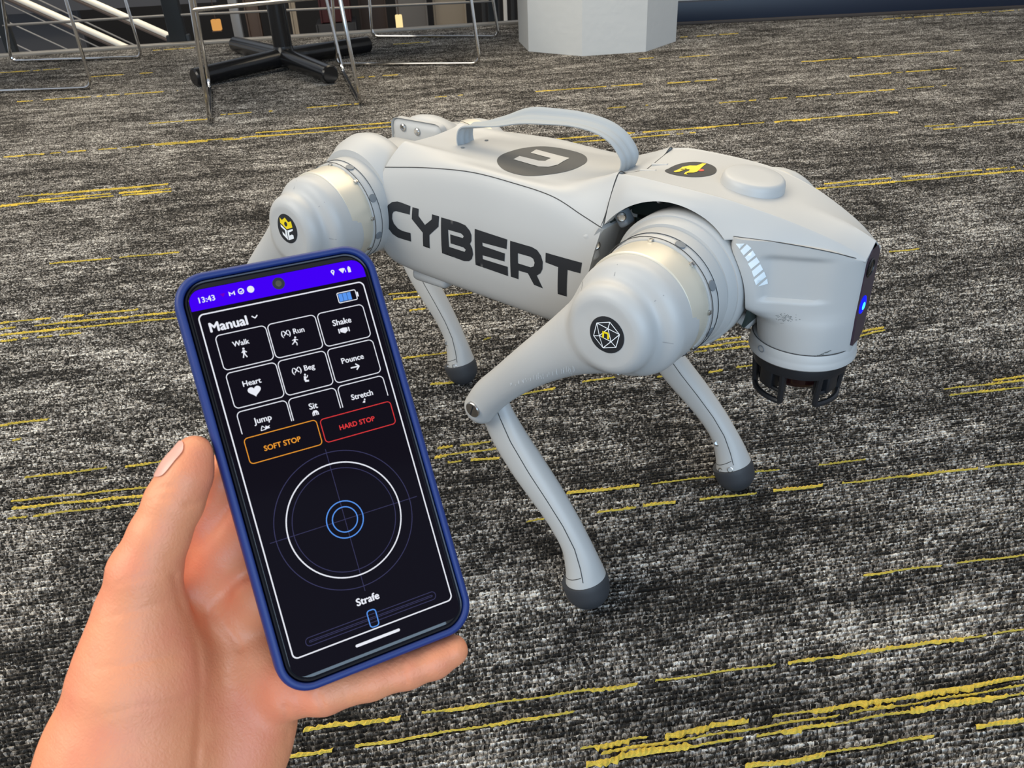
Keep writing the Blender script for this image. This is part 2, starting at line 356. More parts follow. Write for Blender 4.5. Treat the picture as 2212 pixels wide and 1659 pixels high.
YARNS=[[-0.269,-0.2963,0.403,-0.3056,1],[-0.284,-0.3207,-0.034,-0.3189,1],[-0.036,-0.3549,0.367,-0.3548,1.5],[-0.02,-0.3621,0.362,-0.3628,1],[-0.035,-0.3693,0.356,-0.3702,1.5],[0.092,-0.3954,0.339,-0.3945,1.2],[0.081,-0.0624,0.572,-0.0734,1],[0.124,-0.0247,0.4,-0.0309,0.6],[-0.034,-0.0637,-0.005,-0.0628,1],[-0.034,-0.0226,-0.015,-0.022,0.8],[0.021,-0.023,0.109,-0.0253,1],[0.048,-0.0635,0.108,-0.0627,0.7],[-0.129,0.0825,-0.049,0.0836,1.4],[-0.124,0.0991,-0.055,0.1005,1],[-0.13,0.0668,-0.048,0.063,0.6],[-0.646,0.1417,-0.453,0.1414,0.8],[-0.646,0.0949,-0.397,0.0869,1.5],[-0.64,0.0797,-0.395,0.0706,1],[-0.638,0.0595,-0.487,0.0592,0.7],[-0.726,0.2782,-0.661,0.2801,1],[-0.71,0.2353,-0.683,0.2351,0.7],[-0.83,0.5705,-0.537,0.5809,1.4],[-0.839,0.5946,-0.533,0.6059,1],[-0.822,0.5487,-0.676,0.5562,0.6],[-0.849,0.6233,-0.617,0.629,0.7],[-1.013,1.321,-0.7,1.3477,1.2],[-1.092,1.3046,-0.694,1.3204,1.4],[-1.044,1.3504,-0.755,1.3895,0.6],[-1.251,1.7487,-0.537,1.8072,0.8],[-0.874,1.7636,-0.456,1.8207,1],[-0.532,1.7633,-0.137,1.8059,1.2],[-0.483,1.8125,-0.15,1.8564,1],[-0.776,0.8918,-0.596,0.8895,0.7],[-0.861,0.8908,-0.776,0.8918,0.8],[-1.074,1.2831,-0.714,1.4689,0.3],[-1.493,2.5133,-0.915,2.6162,0.8],[-1.776,3.2189,-1.532,3.2227,0.8],[-1.366,2.9716,-1.094,2.9801,0.5],[-0.718,2.1109,-0.525,2.1136,0.8],[-0.91,2.0476,-0.713,2.0776,0.5],[-0.435,2.1175,-0.237,2.1273,0.7],[-0.55,1.8059,-0.135,1.8637,0.8],[-0.019,2.1321,0.108,2.147,0.7],[-0.257,2.5563,-0.099,2.5892,0.5],[-1.216,3.5543,-1.029,3.5701,0.5],[-0.099,3.2717,0.071,3.2932,0.6],[0.16,1.4951,1.315,1.5112,1.6],[0.166,1.4462,0.693,1.4674,0.8],[1.306,1.2938,1.578,1.311,1.2],[1.301,1.3304,1.6,1.3412,0.6],[0.869,1.8136,1.636,1.7168,0.8],[1.385,2.3093,2.02,2.2505,1],[0.354,2.1452,0.729,2.0759,1],[0.812,2.1094,0.989,2.0704,0.8],[1.425,2.0189,1.836,1.9688,0.7],[1.145,2.9896,1.428,2.9355,0.8],[0.949,2.5358,1.12,2.5111,0.8],[0.841,2.5471,0.936,2.5514,0.8],[2.016,2.0412,2.109,2.0422,0.8],[2.152,3.1045,2.835,3.0415,0.8],[0.511,1.8087,0.659,1.8048,0.7],[0.789,0.9299,1.295,0.9223,1.6],[0.823,0.9546,1.318,0.9531,0.8],[0.536,0.2623,0.589,0.2737,1.2],[0.546,0.2754,0.592,0.2825,1],[0.284,0.2836,0.389,0.286,1.2],[0.279,0.2698,0.374,0.2694,1],[0.282,0.2992,0.364,0.2993,0.8],[0.279,0.2092,0.348,0.2147,0.8],[0.203,0.2122,0.252,0.2136,0.8],[0.577,0.0972,0.696,0.0967,1.3],[0.574,0.0819,0.683,0.0794,0.8],[0.756,0.5573,0.821,0.5574,0.8],[0.622,0.1025,0.704,0.1078,0.6],[-0.015,0.2037,0.053,0.2119,1.2],[0.075,0.2201,0.145,0.2249,0.8],[-0.123,0.2601,-0.076,0.2592,1],[-0.177,0.5803,-0.094,0.5905,1.2],[-0.169,0.5592,-0.12,0.567,1],[-0.155,0.5148,-0.115,0.513,0.8],[-0.075,0.6167,-0.023,0.6212,1],[-0.08,0.5575,-0.03,0.5576,0.8],[-0.16,0.3476,-0.089,0.3496,1],[-0.031,0.3798,-0.019,0.3851,1],[0.285,-0.2114,0.469,-0.2154,0.35]]
# ---------------------------------------------------------------- setting: floor, curb, wall, pillar
def uv(u, v, z=0): return (UD[0]*u+VD[0]*v, UD[1]*u+VD[1]*v, z)
RUV = Matrix.Rotation(PHI, 3, 'Z')
def carpet_material():
    m = bpy.data.materials.new('loop_pile_carpet'); m.use_nodes = True; nt = m.node_tree; N = nt.nodes; Lk = nt.links; b = N['Principled BSDF']
    b.inputs['Roughness'].default_value = .95; b.inputs['Specular IOR Level'].default_value = .15
    geo = N.new('ShaderNodeNewGeometry'); rot = N.new('ShaderNodeVectorRotate'); rot.inputs['Angle'].default_value = -PHI
    Lk.new(geo.outputs['Position'], rot.inputs['Vector'])
    def mapping(sx, sy, off=0):
        mp = N.new('ShaderNodeMapping'); mp.inputs['Scale'].default_value = (sx, sy, 1); mp.inputs['Location'].default_value = (off, off*.7, 0)
        Lk.new(rot.outputs[0], mp.inputs['Vector']); return mp.outputs[0]
    def noise(vec, sc=1, det=0, rough=.5):
        n = N.new('ShaderNodeTexNoise'); n.inputs['Scale'].default_value = sc; n.inputs['Detail'].default_value = det; n.inputs['Roughness'].default_value = rough
        Lk.new(vec, n.inputs['Vector']); return n.outputs['Fac']
    def math_(op, a, c=None, d=None):
        n = N.new('ShaderNodeMath'); n.operation = op
        for i, k in enumerate((a, c, d)):
            if k is None: continue
            if isinstance(k, (int, float)): n.inputs[i].default_value = k
            else: Lk.new(k, n.inputs[i])
        return n.outputs[0]
    # rows wander a little
    wob = noise(mapping(14, 14), 1, 1)
    sep = N.new('ShaderNodeSeparateXYZ'); Lk.new(rot.outputs[0], sep.inputs[0])
    vv = math_('ADD', sep.outputs[1], math_('MULTIPLY', wob, .004))
    ph = math_('MULTIPLY', vv, 2*math.pi/.0050)
    row = math_('MULTIPLY_ADD', math_('SINE', ph), .5, .5)                      # 1 on top of the row, 0 in the groove
    row = math_('POWER', row, .7)
    loops = N.new('ShaderNodeTexVoronoi'); loops.inputs['Scale'].default_value = 1; Lk.new(mapping(420, 560), loops.inputs['Vector'])
    lump = math_('SUBTRACT', 1.0, math_('MULTIPLY', loops.outputs['Distance'], 1.25))
    lrand = N.new('ShaderNodeSeparateColor'); Lk.new(loops.outputs['Color'], lrand.inputs[0])
    # yarn tone: each loop is dark or pale; more pale ones inside the lighter patches and streaks
    streak = noise(mapping(20, 205, 3), 1, 2.5, .6)
    patch = noise(mapping(5.5, 17, 9), 1, 3, .6)
    broad = noise(mapping(2.2, 4.5, 5), 1, 2, .5)
    fleck = noise(mapping(700, 900, 2), 1, 1, .5)
    info = N.new('ShaderNodeObjectInfo')
    mid_ = noise(mapping(34, 105, 11), 1, 1.5, .6)
    t = math_('ADD', math_('MULTIPLY', math_('SUBTRACT', mid_, .5), .55), math_('MULTIPLY', streak, .80))
    t = math_('ADD', t, math_('MULTIPLY', patch, .75))
    t = math_('ADD', t, math_('MULTIPLY', broad, .30))
    t = math_('ADD', t, math_('MULTIPLY', lrand.outputs[0], .56))
    t = math_('ADD', t, math_('MULTIPLY', info.outputs['Random'], .06))
    t = math_('ADD', t, math_('MULTIPLY', math_('SUBTRACT', fleck, .5), .55))
    t = math_('SUBTRACT', t, .785)
    ramp = N.new('ShaderNodeValToRGB'); cr_ = ramp.color_ramp
    cr_.elements[0].position = .20; cr_.elements[0].color = (.018, .017, .016, 1)
    e = cr_.elements.new(.40); e.color = (.053, .048, .042, 1)
    e = cr_.elements.new(.54); e.color = (.160, .148, .134, 1)
    e = cr_.elements.new(.68); e.color = (.36, .334, .304, 1)
    cr_.elements[-1].position = .95; cr_.elements[-1].color = (.92, .89, .82, 1)
    Lk.new(t, ramp.inputs[0])
    Lk.new(ramp.outputs[0], b.inputs['Base Color'])
    h = math_('ADD', math_('MULTIPLY', lump, .6), math_('MULTIPLY', fleck, .5))
    h = math_('ADD', h, math_('MULTIPLY', lrand.outputs[1], .4))
    bp = N.new('ShaderNodeBump'); bp.inputs['Distance'].default_value = .0022; bp.inputs['Strength'].default_value = 1
    Lk.new(h, bp.inputs['Height']); Lk.new(bp.outputs['Normal'], b.inputs['Normal'])
    return m
CARPET = carpet_material()
YARN = M('yellow_yarn', (.74, .53, .07), .9, bump=(1100, .0016), noise=(240, .35))
SLAB = M('slab_edge', (.2, .19, .18), .8)

fl = MB().box(uv(.6, .4, -.0555), (8.0, 6.5, .1), RUV).build('floor', SLAB, None, False); tag(fl, kind='structure')
ts = .5; prng = random.Random(3)
def tile_mesh():
    """loop pile: ridges about 5 mm apart, lumpy along their length"""
    nr, nu = int(ts/.005), 170; r = np.random.RandomState(2)
    prof = [(-.5, -.0046), (-.36, -.0042), (-.25, -.0008), (0, .0002), (.25, -.0008), (.36, -.0042)]
    us = np.linspace(-ts/2+.0003, ts/2-.0003, nu+1); rows_ = []
    for k in range(nr):
        lump = r.uniform(-.0007, .0005, nu+1); shift = .0006*np.sin(us*37+1.7*np.sin(us*11))+r.uniform(-.0004, .0004, nu+1); wd = 1+r.uniform(-.12, .12, nu+1)
        for q, z in prof: rows_.append(np.stack([us, -ts/2+(k+.5+q*wd)*.005+(shift if q != -.5 else shift*.6), us*0+z+(lump if q != -.5 else 0)], 1))
    rows_.append(np.stack([us, us*0+ts/2-.0003, us*0-.0046], 1))
    A = np.array(rows_); A[..., 1] = np.clip(A[..., 1], -ts/2+.0003, ts/2-.0003)
    m_, n_ = A.shape[:2]; ii = np.arange(m_*n_).reshape(m_, n_)
    f = np.stack([ii[:-1, :-1], ii[:-1, 1:], ii[1:, 1:], ii[1:, :-1]], -1).reshape(-1, 4)
    v = A.reshape(-1, 3); c_, s_ = math.cos(PHI), math.sin(PHI)
    return np.stack([v[:, 0]*c_-v[:, 1]*s_, v[:, 0]*s_+v[:, 1]*c_, v[:, 2]], 1), f
tile_me = None
for i in range(-8, 11):
    for j in range(-7, 9):
        u0, v0 = i*ts+.23+(ts/2 if j % 2 else 0), j*ts-.32
        if u0 < -3.4 or u0+ts > 4.6 or v0 < -2.9 or v0+ts > 3.7: continue
        if tile_me is None:
            tv, tf = tile_mesh(); o = mesh('carpet_tile', tv, tf, CARPET, fl, True, fix=False); tile_me = o.data
            if sum(p.normal.z for p in list(tile_me.polygons)[:300]) < 0: tile_me.flip_normals()
        else:
            o = bpy.data.objects.new('carpet_tile', tile_me); COL.objects.link(o); o.parent = fl
        o.location = uv(u0+ts/2, v0+ts/2)

# yellow yarn stitched through the rows
V_ = []; F_ = []; yr = random.Random(5)
for (u0, v0, u1, v1, w) in YARNS:
    if v0 > .45: v0 = v1 = (v0+v1)/2          # the rows run straight
    far = 1+1.5*min(1, max(0, (v0-.25)/.9))
    n = max(4, int(abs(u1-u0)/.0024)); prev = None; on = True; left = 0; lump = 0; side = 0
    for k in range(n+1):
        t = k/n; u = u0+(u1-u0)*t; v = v0+(v1-v0)*t+.0006*math.sin(u*90+v0*50)
        if left <= 0:
            on = yr.random() < (.86 if w >= 1 else .60); left = yr.randint(2, 8) if not on else yr.randint(5, 26)
            lump = yr.choice((.35, .45, .6, 1.0, 1.35, 1.7)); side = yr.uniform(-.6, .6)
            prev = None if not on else prev
        left -= 1
        if not on: prev = None; continue
        ww = .00115*w*lump*(.6+.8*yr.random()) if w >= .9 else .0009*lump*(.6+.8*yr.random())
        ww *= far
        hgt = .0010+.0022*(k % 2)*yr.random()+.0008
        c = v+ww*side+.0003*yr.uniform(-1, 1)
        row = [(c-ww, .0003), (c-ww*.5, hgt), (c+ww*.5, hgt*.9), (c+ww, .0003)]
        b = len(V_)
        for (a, z) in row: V_.append(uv(u+.0009*(a-c)/max(ww, 1e-5), a, z))
        if prev is not None:
            for q in range(3): F_.append((prev+q, prev+q+1, b+q+1, b+q))
        prev = b
yo = mesh('yellow_yarn', V_, F_, YARN, fl, False, fix=False)
if sum(p.normal.z for p in yo.data.polygons[:500]) < 0: yo.data.flip_normals()
yo['kind'] = 'stuff'

CURB = M('curb_metal', (.30, .28, .25), .45, .3)
WALLM = M('wall_paint', (.62, .62, .60), .7, bump=(60, .001))
NAVY = M('navy_baseboard', (.012, .02, .042), .4)
PILM = M('pillar_paint', (.63, .645, .64), .65, bump=(30, .0012), noise=(6, .03))
tag(MB().box(uv(-1.39, 3.68, .004), (4.0, .05, .016), RUV, .003).build('trim_1', CURB), kind='structure')
# wall to the right of the pillar, dark skirting below
a, c = Vector((-1.85, 2.90, 0)), Vector((1.8, 6.109, 0)); dW = (c-a).normalized(); nW = Vector((-dW.y, dW.x, 0))
RW = Matrix.Rotation(math.atan2(dW.y, dW.x), 3, 'Z'); mid = (a+c)/2; LW = (c-a).length
tag(MB().box(mid+nW*.10+Vector((0, 0, 1.25)), (LW, .12, 2.3), RW).build('wall_back', WALLM, None, False), kind='structure')
tag(MB().box(mid+nW*.05+Vector((0, 0, .051)), (LW, .09, .100), RW, .004).build('baseboard_back', NAVY), kind='structure')
tag(MB().box(mid+nW*.004+Vector((0, 0, .007)), (LW, .02, .014), RW, .002).build('trim_2', M('brown_edge_strip', (.055, .045, .04), .6)), kind='structure')
# eight sided pillar
pil = MB(); R8 = .1325/math.sin(math.pi/8); cx, cy = .7775, 3.01
pv = []; 
for z, s in ((0, 1), (.012, 1.0), (2.6, 1)):
    for k in range(8):
        an = math.pi/8+k*math.pi/4; pv.append(uv(cx+R8*s*math.cos(an), cy+R8*s*math.sin(an), z))
pf = [tuple(range(8))[::-1], tuple(range(16, 24))]
for i in range(2):
    for k in range(8): pf.append((i*8+k, i*8+(k+1) % 8, (i+1)*8+(k+1) % 8, (i+1)*8+k))
tag(mesh('trim_3', pv, pf, PILM, None, False), kind='structure')

# lower level seen past the edge
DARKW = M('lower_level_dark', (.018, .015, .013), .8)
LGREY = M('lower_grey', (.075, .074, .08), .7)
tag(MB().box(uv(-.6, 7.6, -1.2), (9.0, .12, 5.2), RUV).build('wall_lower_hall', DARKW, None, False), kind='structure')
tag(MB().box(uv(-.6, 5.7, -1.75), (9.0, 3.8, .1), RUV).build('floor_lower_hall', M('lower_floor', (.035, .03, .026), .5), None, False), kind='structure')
tag(MB().box(uv(-2.35, 6.3, -.0), (2.0, .1, .16), RUV).build('trim_4', LGREY, None, False), kind='structure')

def stair_railing():
    t = empty('stair_railing', uv(-1.7, 4.4, -.9)); tag(t, 'stair railing beyond the floor edge with pale sloping rails and thin wires', 'railing')
    cream = M('cream_handrail', (.90, .83, .70), .3); wirem = M('railing_wire', (.22, .21, .2), .4, .5)
    for (u0, z0, u1, z1) in ((-2.034, .172, -1.558, -.097), (-1.695, .153, -1.233, -.098)):
        du, dz = u1-u0, z1-z0
        p = [uv(u0-du*1.2, 4.4, z0-dz*1.2), uv(u1+du*1.4, 4.4, z1+dz*1.4)]
        MB().tube(p, .017, 16).build('handrail', cream, t)
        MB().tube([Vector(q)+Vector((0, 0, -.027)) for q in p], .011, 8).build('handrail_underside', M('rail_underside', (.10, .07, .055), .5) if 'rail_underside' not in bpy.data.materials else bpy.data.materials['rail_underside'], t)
    for (u0, z0, u1, z1) in ((-2.128, .171, -1.704, -.088), (-2.158, .084, -1.87, -.089), (-2.199, -.002, -2.049, -.095), (-1.941, .167, -1.518, -.085)):
        du, dz = u1-u0, z1-z0
        MB().tube([uv(u0-du, 4.4, z0-dz), uv(u1+du, 4.4, z1+dz)], .0045, 8).build('railing_wire', wirem, t)
    for u in (-2.6, -.95): MB().box(uv(u, 4.44, -.7), (.05, .04, 2.1), RUV, .004).build('baluster', wirem, t)
stair_railing()
area('stair_lamp', uv(-1.5, 4.1, 1.3), uv(-1.6, 4.5, -.2), .8, .3, 14, (1.0, .9, .72))
gp = empty('guard_rail', uv(-1.12, 3.72, 0)); tag(gp, 'dark guard rail post with one thin horizontal bar at the floor edge', 'railing')
MB().box(uv(-1.127, 3.735, .49), (.078, .05, 1.08), RUV, .006).build('post', M('black_post', (.014, .018, .022), .5), gp)
MB().box(uv(-1.127, 3.735, -.04), (.11, .03, .16), RUV, .004).build('foot_plate', bpy.data.materials['black_post'], gp)
wirem = bpy.data.materials['railing_wire']
MB().tube([uv(-1.9, 3.72, .129), uv(-1.127, 3.72, .128), uv(.42, 3.72, .104)], .006, 10).build('bar', wirem, gp)
MB().tube([uv(-1.9, 3.72, .50), uv(.42, 3.72, .50)], .006, 10).build('bar', wirem, gp)
MB().box(uv(-.75, 3.72, 1.02), (2.5, .05, .04), RUV, .006).build('top_rail', bpy.data.materials['black_post'], gp)
MB().box(uv(.42, 3.735, .49), (.05, .04, 1.08), RUV, .006).build('post', bpy.data.materials['black_post'], gp)
MB().box(uv(-1.9, 3.735, .49), (.05, .04, 1.08), RUV, .006).build('post', bpy.data.materials['black_post'], gp)

def panel(name, label, cat, u0, u1, z0, z1, v, mat, d=.05):
    t = empty(name, uv((u0+u1)/2, v, z0)); tag(t, label, cat)
    fr = .012
    MB().box(uv((u0+u1)/2, v, (z0+z1)/2), (u1-u0, d, z1-z0), RUV, .006).build('panel', mat, t)
    MB().box(uv(u0+fr/2, v-d/2-.006, (z0+z1)/2), (fr, .012, z1-z0), RUV, .002).build('edge_strip', mat, t)
    MB().box(uv(u1-fr/2, v-d/2-.006, (z0+z1)/2), (fr, .012, z1-z0), RUV, .002).build('edge_strip', mat, t)
BROWN = M('brown_wood', (.06, .032, .018), .5); BEIGE = M('beige_panel', (.30, .24, .17), .6)
panel('slanted_screen', 'grey partition in the lower hall behind the stair wires', 'partition', -3.3, -2.45, -1.2, -.03, 6.6, LGREY)
panel('display_board', 'narrow brown board on the lower level left of the table post', 'board', -1.12, -1.02, -1.7, .2, 6.0, BROWN)
panel('display_board', 'slim beige board on the lower level just right of the table post', 'board', -.80, -.755, -1.7, .2, 6.0, BEIGE)
panel('storage_crate', 'dark red crate on the lower level right of the table post', 'crate', -.58, -.36, -.22, .25, 6.0, M('dark_red', (.05, .006, .005), .6), .3)
panel('storage_crate', 'black base under the dark red crate on the lower level', 'crate', -.62, -.33, -1.7, -.225, 6.0, M('black_wood', (.02, .018, .018), .6), .32)
panel('display_board', 'brown board on the lower level left of the beige partition', 'board', -.31, -.10, -1.7, .15, 6.3, BROWN)
panel('partition', 'grey beige partition on the lower level behind the right chair', 'partition', -.03, .20, -1.7, .1, 6.0, M('greige_panel', (.13, .115, .10), .6))
panel('partition', 'light beige partition on the lower level next to the slatted screen', 'partition', .25, .50, -1.7, .2, 6.1, BEIGE)
def lamp(u, z, v, w, h, col, st, label):
    t = empty('lantern', uv(u, v, z-h/2)); tag(t, label, 'lamp')
    MB().box(uv(u, v, z), (w, .05, h), RUV, .008).build('shade', emis('lamp_glow_%d' % int(u*1000), col, st), t)
    MB().box(uv(u, v, z-h/2-.004), (w*1.1, .06, .008), RUV, .002).build('base', BROWN, t)
    MB().tube([uv(u, v, z+h/2), uv(u, v, z+h/2+.5)], .003, 6).build('cord', BROWN, t)
lamp(-1.34, -.205, 6.0, .065, .075, (.75, .36, .10), .9, 'small amber lantern glowing in the dark lower hall')
lamp(-.03, -.16, 5.2, .045, .09, (1.0, .75, .35), 1.1, 'pale yellow hanging light beside the right chair')
sl = empty('slatted_screen', uv(.78, 5.6, -1)); tag(sl, 'slatted screen of white and black uprights beside the grey pillar', 'screen')
WSL = M('white_slat', (.62, .58, .52), .6); BSL = M('black_slat', (.015, .014, .013), .6)
for k in range(8):
    MB().box(uv(.58+k*.052, 5.6, -.5), (.026, .03, 1.6), RUV, .003).build('slat', WSL if k % 2 else BSL, sl)

# ---------------------------------------------------------------- table and chairs
tb = empty('cafe_table', (-2.457, 1.535, 0)); tag(tb, 'round cafe table with a gloss black post and four-armed base', 'table')
BX, BY = -2.457, 1.535
for ang, L in ((math.radians(85), .42), (math.radians(265), .40), (math.radians(-15), .42), (math.radians(165), .56)):
    d = Vector((math.cos(ang), math.sin(ang), 0)); p0 = Vector((BX, BY, .048)); p1 = p0+d*L; p1.z = .036
    MB().tube([p0, p0.lerp(p1, .5), p1-d*.006, p1], [.036, .034, .033, .028], 20).build('foot_arm', BLKST, tb)
MB().tube([(BX, BY, .03), (BX, BY, .70)], .037, 24).build('post', BLKST, tb)
MB().lathe([(.046, .02), (.046, .066), (.040, .078), (.037, .09)], (BX, BY, 0), n=32).build('hub', BLKST, tb)
MB().lathe([(.16, .70), (.16, .712), (.02, .714)], (BX, BY, 0), n=32).build('mounting_plate', BLKST, tb)
MB().lathe([(.38, .714), (.385, .72), (.385, .735), (.38, .74)], (BX, BY, 0), n=64).build('tabletop', M('table_laminate', (.45, .44, .42), .4), tb)

SEATM = M('chair_seat_wire_white', (.7, .7, .69), .4)
def chair(label, fl_, fr_, bl_, br_, leans, group='wire sled chairs around the cafe table', bar=None):
    """corners on the carpet: runner one fl_-bl_, runner two fr_-br_; leans shift each leg top"""
    c0 = (Vector(fl_)+Vector(fr_)+Vector(bl_)+Vector(br_))/4
    t = empty('sled_chair', (c0.x, c0.y, 0)); tag(t, label, 'chair', group)
    H = .43; r = .0065; tops = []
    for (p, q), (lp, lq) in (((fl_, bl_), leans[0]), ((fr_, br_), leans[1])):
        p = Vector((*p, r)); q = Vector((*q, r)); tp = Vector((p.x+lp[0], p.y+lp[1], H)); tq = Vector((q.x+lq[0], q.y+lq[1], H)); tops.append((tp, tq))
        MB().tube(rounded([tp, p, q, tq], .035, 6, True), r, 10, True).build('side_loop', CHROME, t)
    (a, b), (c, d) = tops
    MB().tube([a, c], r, 10).build('front_rail', CHROME, t); MB().tube([b, d], r, 10).build('rear_rail', CHROME, t)
    if bar:
        k = bar/H; (p, q) = (Vector((*fl_, 0)).lerp(a, k), Vector((*fr_, 0)).lerp(c, k)); p.z = q.z = bar
        MB().tube([p, q], r, 10).build('cross_bar', CHROME, t)
    up = Vector((0, 0, .008)); v = [a+up, c+up, d+up, b+up]; mb = MB()
    vv = v+[k+Vector((0, 0, .022)) for k in v]
    mb.add(vv, [(3, 2, 1, 0), (4, 5, 6, 7), (0, 1, 5, 4), (1, 2, 6, 5), (2, 3, 7, 6), (3, 0, 4, 7)]).build('seat', SEATM, t, False)
    out = ((b+d)/2-(a+c)/2).normalized()
    w = (d-b); mb = MB(); g = [b+w*.04+up*2, d-w*.04+up*2, d-w*.08+out*.10+Vector((0, 0, .36)), b+w*.08+out*.10+Vector((0, 0, .36))]
    mb.tube(rounded([g[0], g[3], g[2], g[1]], .08, 6), r, 10).build('back_frame', CHROME, t)
    th = out*.012; vv = [g[0].lerp(g[3], .35), g[1].lerp(g[2], .35), g[2], g[3]]; vv = vv+[k+th for k in vv]
    MB().add(vv, [(3, 2, 1, 0), (4, 5, 6, 7), (0, 1, 5, 4), (1, 2, 6, 5), (2, 3, 7, 6), (3, 0, 4, 7)]).build('backrest', SEATM, t, False)
chair('chrome sled chair at the left edge of the picture', (-2.843, .915), (-3.284, 1.378), (-3.33, .53), (-3.797, 1.028), (((-.002, -.003), (.06, .03)), ((-.019, -.006), (.11, .036))))
chair('chrome sled chair in front of the black table post, its back to the camera', (-2.42, 1.15), (-2.19, 1.60), (-1.9256, .8209), (-1.6929, 1.242), (((.02, .01), (.043, .006)), ((-.05, -.01), (-.033, -.009))), bar=None)
chair('chrome sled chair between the table and the grey pillar', (-2.317, 1.679), (-2.709, 2.242), (-1.794, 1.964), (-2.132, 2.4915), (((.037, .011), (-.046, -.002)), ((.004, .017), (-.053, -.017))))
# the bar that joins the front legs of the middle chair
ch = [o for o in bpy.data.objects if o.name.startswith('sled_chair') and 'post' in o['label']][0]
MB().tube([(-1.892, .825, .335), (-1.718, 1.236, .335)], .0065, 10).build('cross_bar', CHROME, ch)
# ---------------------------------------------------------------- robot dog
dog = empty('robot_dog', (0, 0, 0)); tag(dog, 'grey four-legged robot with CYBERT lettering standing on the carpet', 'robot')
HX, HZ = .186, .335
# trunk: stations of half profiles (x, y, z)
cols = []
def st(xs, yz): return [(x, y, z) for x, (y, z) in zip(xs, yz)]
T = [
 st([-.138, -.138, -.138, -.146, -.156, -.163, -.163, -.158, -.150, -.150], [(0, .3985), (.030, .400), (.0455, .402), (.0655, .381), (.0735, .352), (.0755, .328), (.0735, .304), (.064, .286), (.045, .282), (0, .282)]),
 st([-.128, -.128, -.128, -.134, -.142, -.148, -.148, -.144, -.138, -.138], [(0, .398), (.030, .3995), (.0455, .4015), (.066, .383), (.0745, .354), (.077, .330), (.0755, .303), (.067, .278), (.045, .272), (0, .272)]),
 st([-.085]*10, [(0, .397), (.030, .3985), (.0455, .400), (.0655, .390), (.0755, .358), (.0785, .331), (.0770, .301), (.0675, .274), (.045, .268), (0, .268)]),
 st([-.03]*10, [(0, .397), (.030, .3975), (.0455, .397), (.0645, .3945), (.0755, .360), (.0785, .331), (.0770, .299), (.0675, .272), (.045, .266), (0, .266)]),
 st([.02]*10, [(0, .3965), (.030, .396), (.0455, .394), (.064, .3925), (.0755, .360), (.0785, .331), (.0770, .297), (.0675, .270), (.045, .264), (0, .264)]),
 st([.065, .065, .065, .064, .061, .058, .054, .050, .046, .046], [(0, .397), (.030, .396), (.0455, .3955), (.065, .3885), (.0755, .358), (.0785, .330), (.0770, .296), (.0675, .269), (.045, .264), (0, .264)]),
 st([.098, .098, .098, .096, .092, .088, .080, .067, .058, .058], [(0, .4005), (.030, .4025), (.0465, .404), (.066, .378), (.0745, .354), (.0775, .329), (.0765, .296), (.067, .269), (.045, .264), (0, .264)]),
 st([.1175, .1175, .1175, .1165, .1135, .109, .098, .080, .068, .068], [(0, .4035), (.030, .4085), (.0465, .411), (.0665, .371), (.073, .351), (.076, .329), (.0755, .296), (.066, .270), (.045, .265), (0, .265)]),
]
v, f = loft_half(T, 8, 5)
torso = mesh('torso_shell', v, f, PLAST, dog, True, 30)
tag(torso)
# front top shell over the shoulders: ridge, hump, arch opening cut through both sides
S = []
for x, zt, (yr_, zr), (ys, zs), (ye, ze) in [
 (.1185, .4035, (.0465, .411), (.058, .393), (.0665, .371)),
 (.135, .407, (.0485, .413), (.060, .400), (.068, .372)),
 (.160, .410, (.0495, .4125), (.061, .402), (.069, .375)),
 (.190, .410, (.0495, .411), (.060, .402), (.0675, .378)),
 (.215, .407, (.0475, .4085), (.056, .399), (.063, .382)),
 (.237, .4035, (.0440, .4045), (.051, .396), (.0575, .385)),
 (.262, .399, (.0375, .398), (.0435, .392), (.049, .3845)),
 (.290, .3925, (.0280, .388), (.0315, .384), (.035, .380)),
 (.306, .3875, (.0215, .3805), (.0235, .378), (.026, .3755)),
 (.3195, .3815, (.0155, .3725), (.0160, .3715), (.0168, .3705))]:
    yi = max(ye-.008, .008)
    S.append([(x, 0, zt), (x, yr_*.62, zt*.32+zr*.68), (x, yr_*.92, zr*.97+zt*.03), (x, yr_, zr-.0006), (x, ys, zs), (x, ye, ze), (x, ye-.0012, ze-.0015), (x, yi, ze-.002), (x, yi*.4, min(ze-.002, zt-.02)), (x, 0, min(ze-.002, zt-.02))])
v, f = loft_half(S, 7, 5)
top = mesh('front_shell', v, f, PLAST, dog, True, 30)
# face: horizontal rows stacked from the collar to the seam
rows = [
 (.2835, [(.3182, 0), (.3165, .012), (.3000, .0335), (.2770, .0403), (.2520, .0312), (.2362, 0)]),
 (.2960, [(.3188, 0), (.3175, .012), (.3010, .0340), (.2775, .0412), (.2512, .0325), (.2358, 0)]),
 (.3130, [(.3190, 0), (.3185, .0123), (.3015, .0335), (.2760, .0435), (.2485, .0360), (.2345, 0)]),
 (.3220, [(.3192, 0), (.3187, .0127), (.3000, .0330), (.2720, .0458), (.2455, .0470), (.2300, 0)]),
 (.3290, [(.3193, 0), (.3188, .0130), (.2985, .0332), (.2690, .0478), (.2420, .0550), (.2250, 0)]),
 (.3420, [(.3195, 0), (.3190, .0136), (.2975, .0336), (.2675, .0484), (.2380, .0575), (.2200, 0)]),
 (.3600, [(.3197, 0), (.3193, .0146), (.2970, .0342), (.2660, .0484), (.2330, .0590), (.2200, 0)]),
 (.3700, [(.3198, 0), (.3195, .0155), (.2970, .0342), (.2655, .0482), (.2310, .0588), (.2200, 0)]),
]
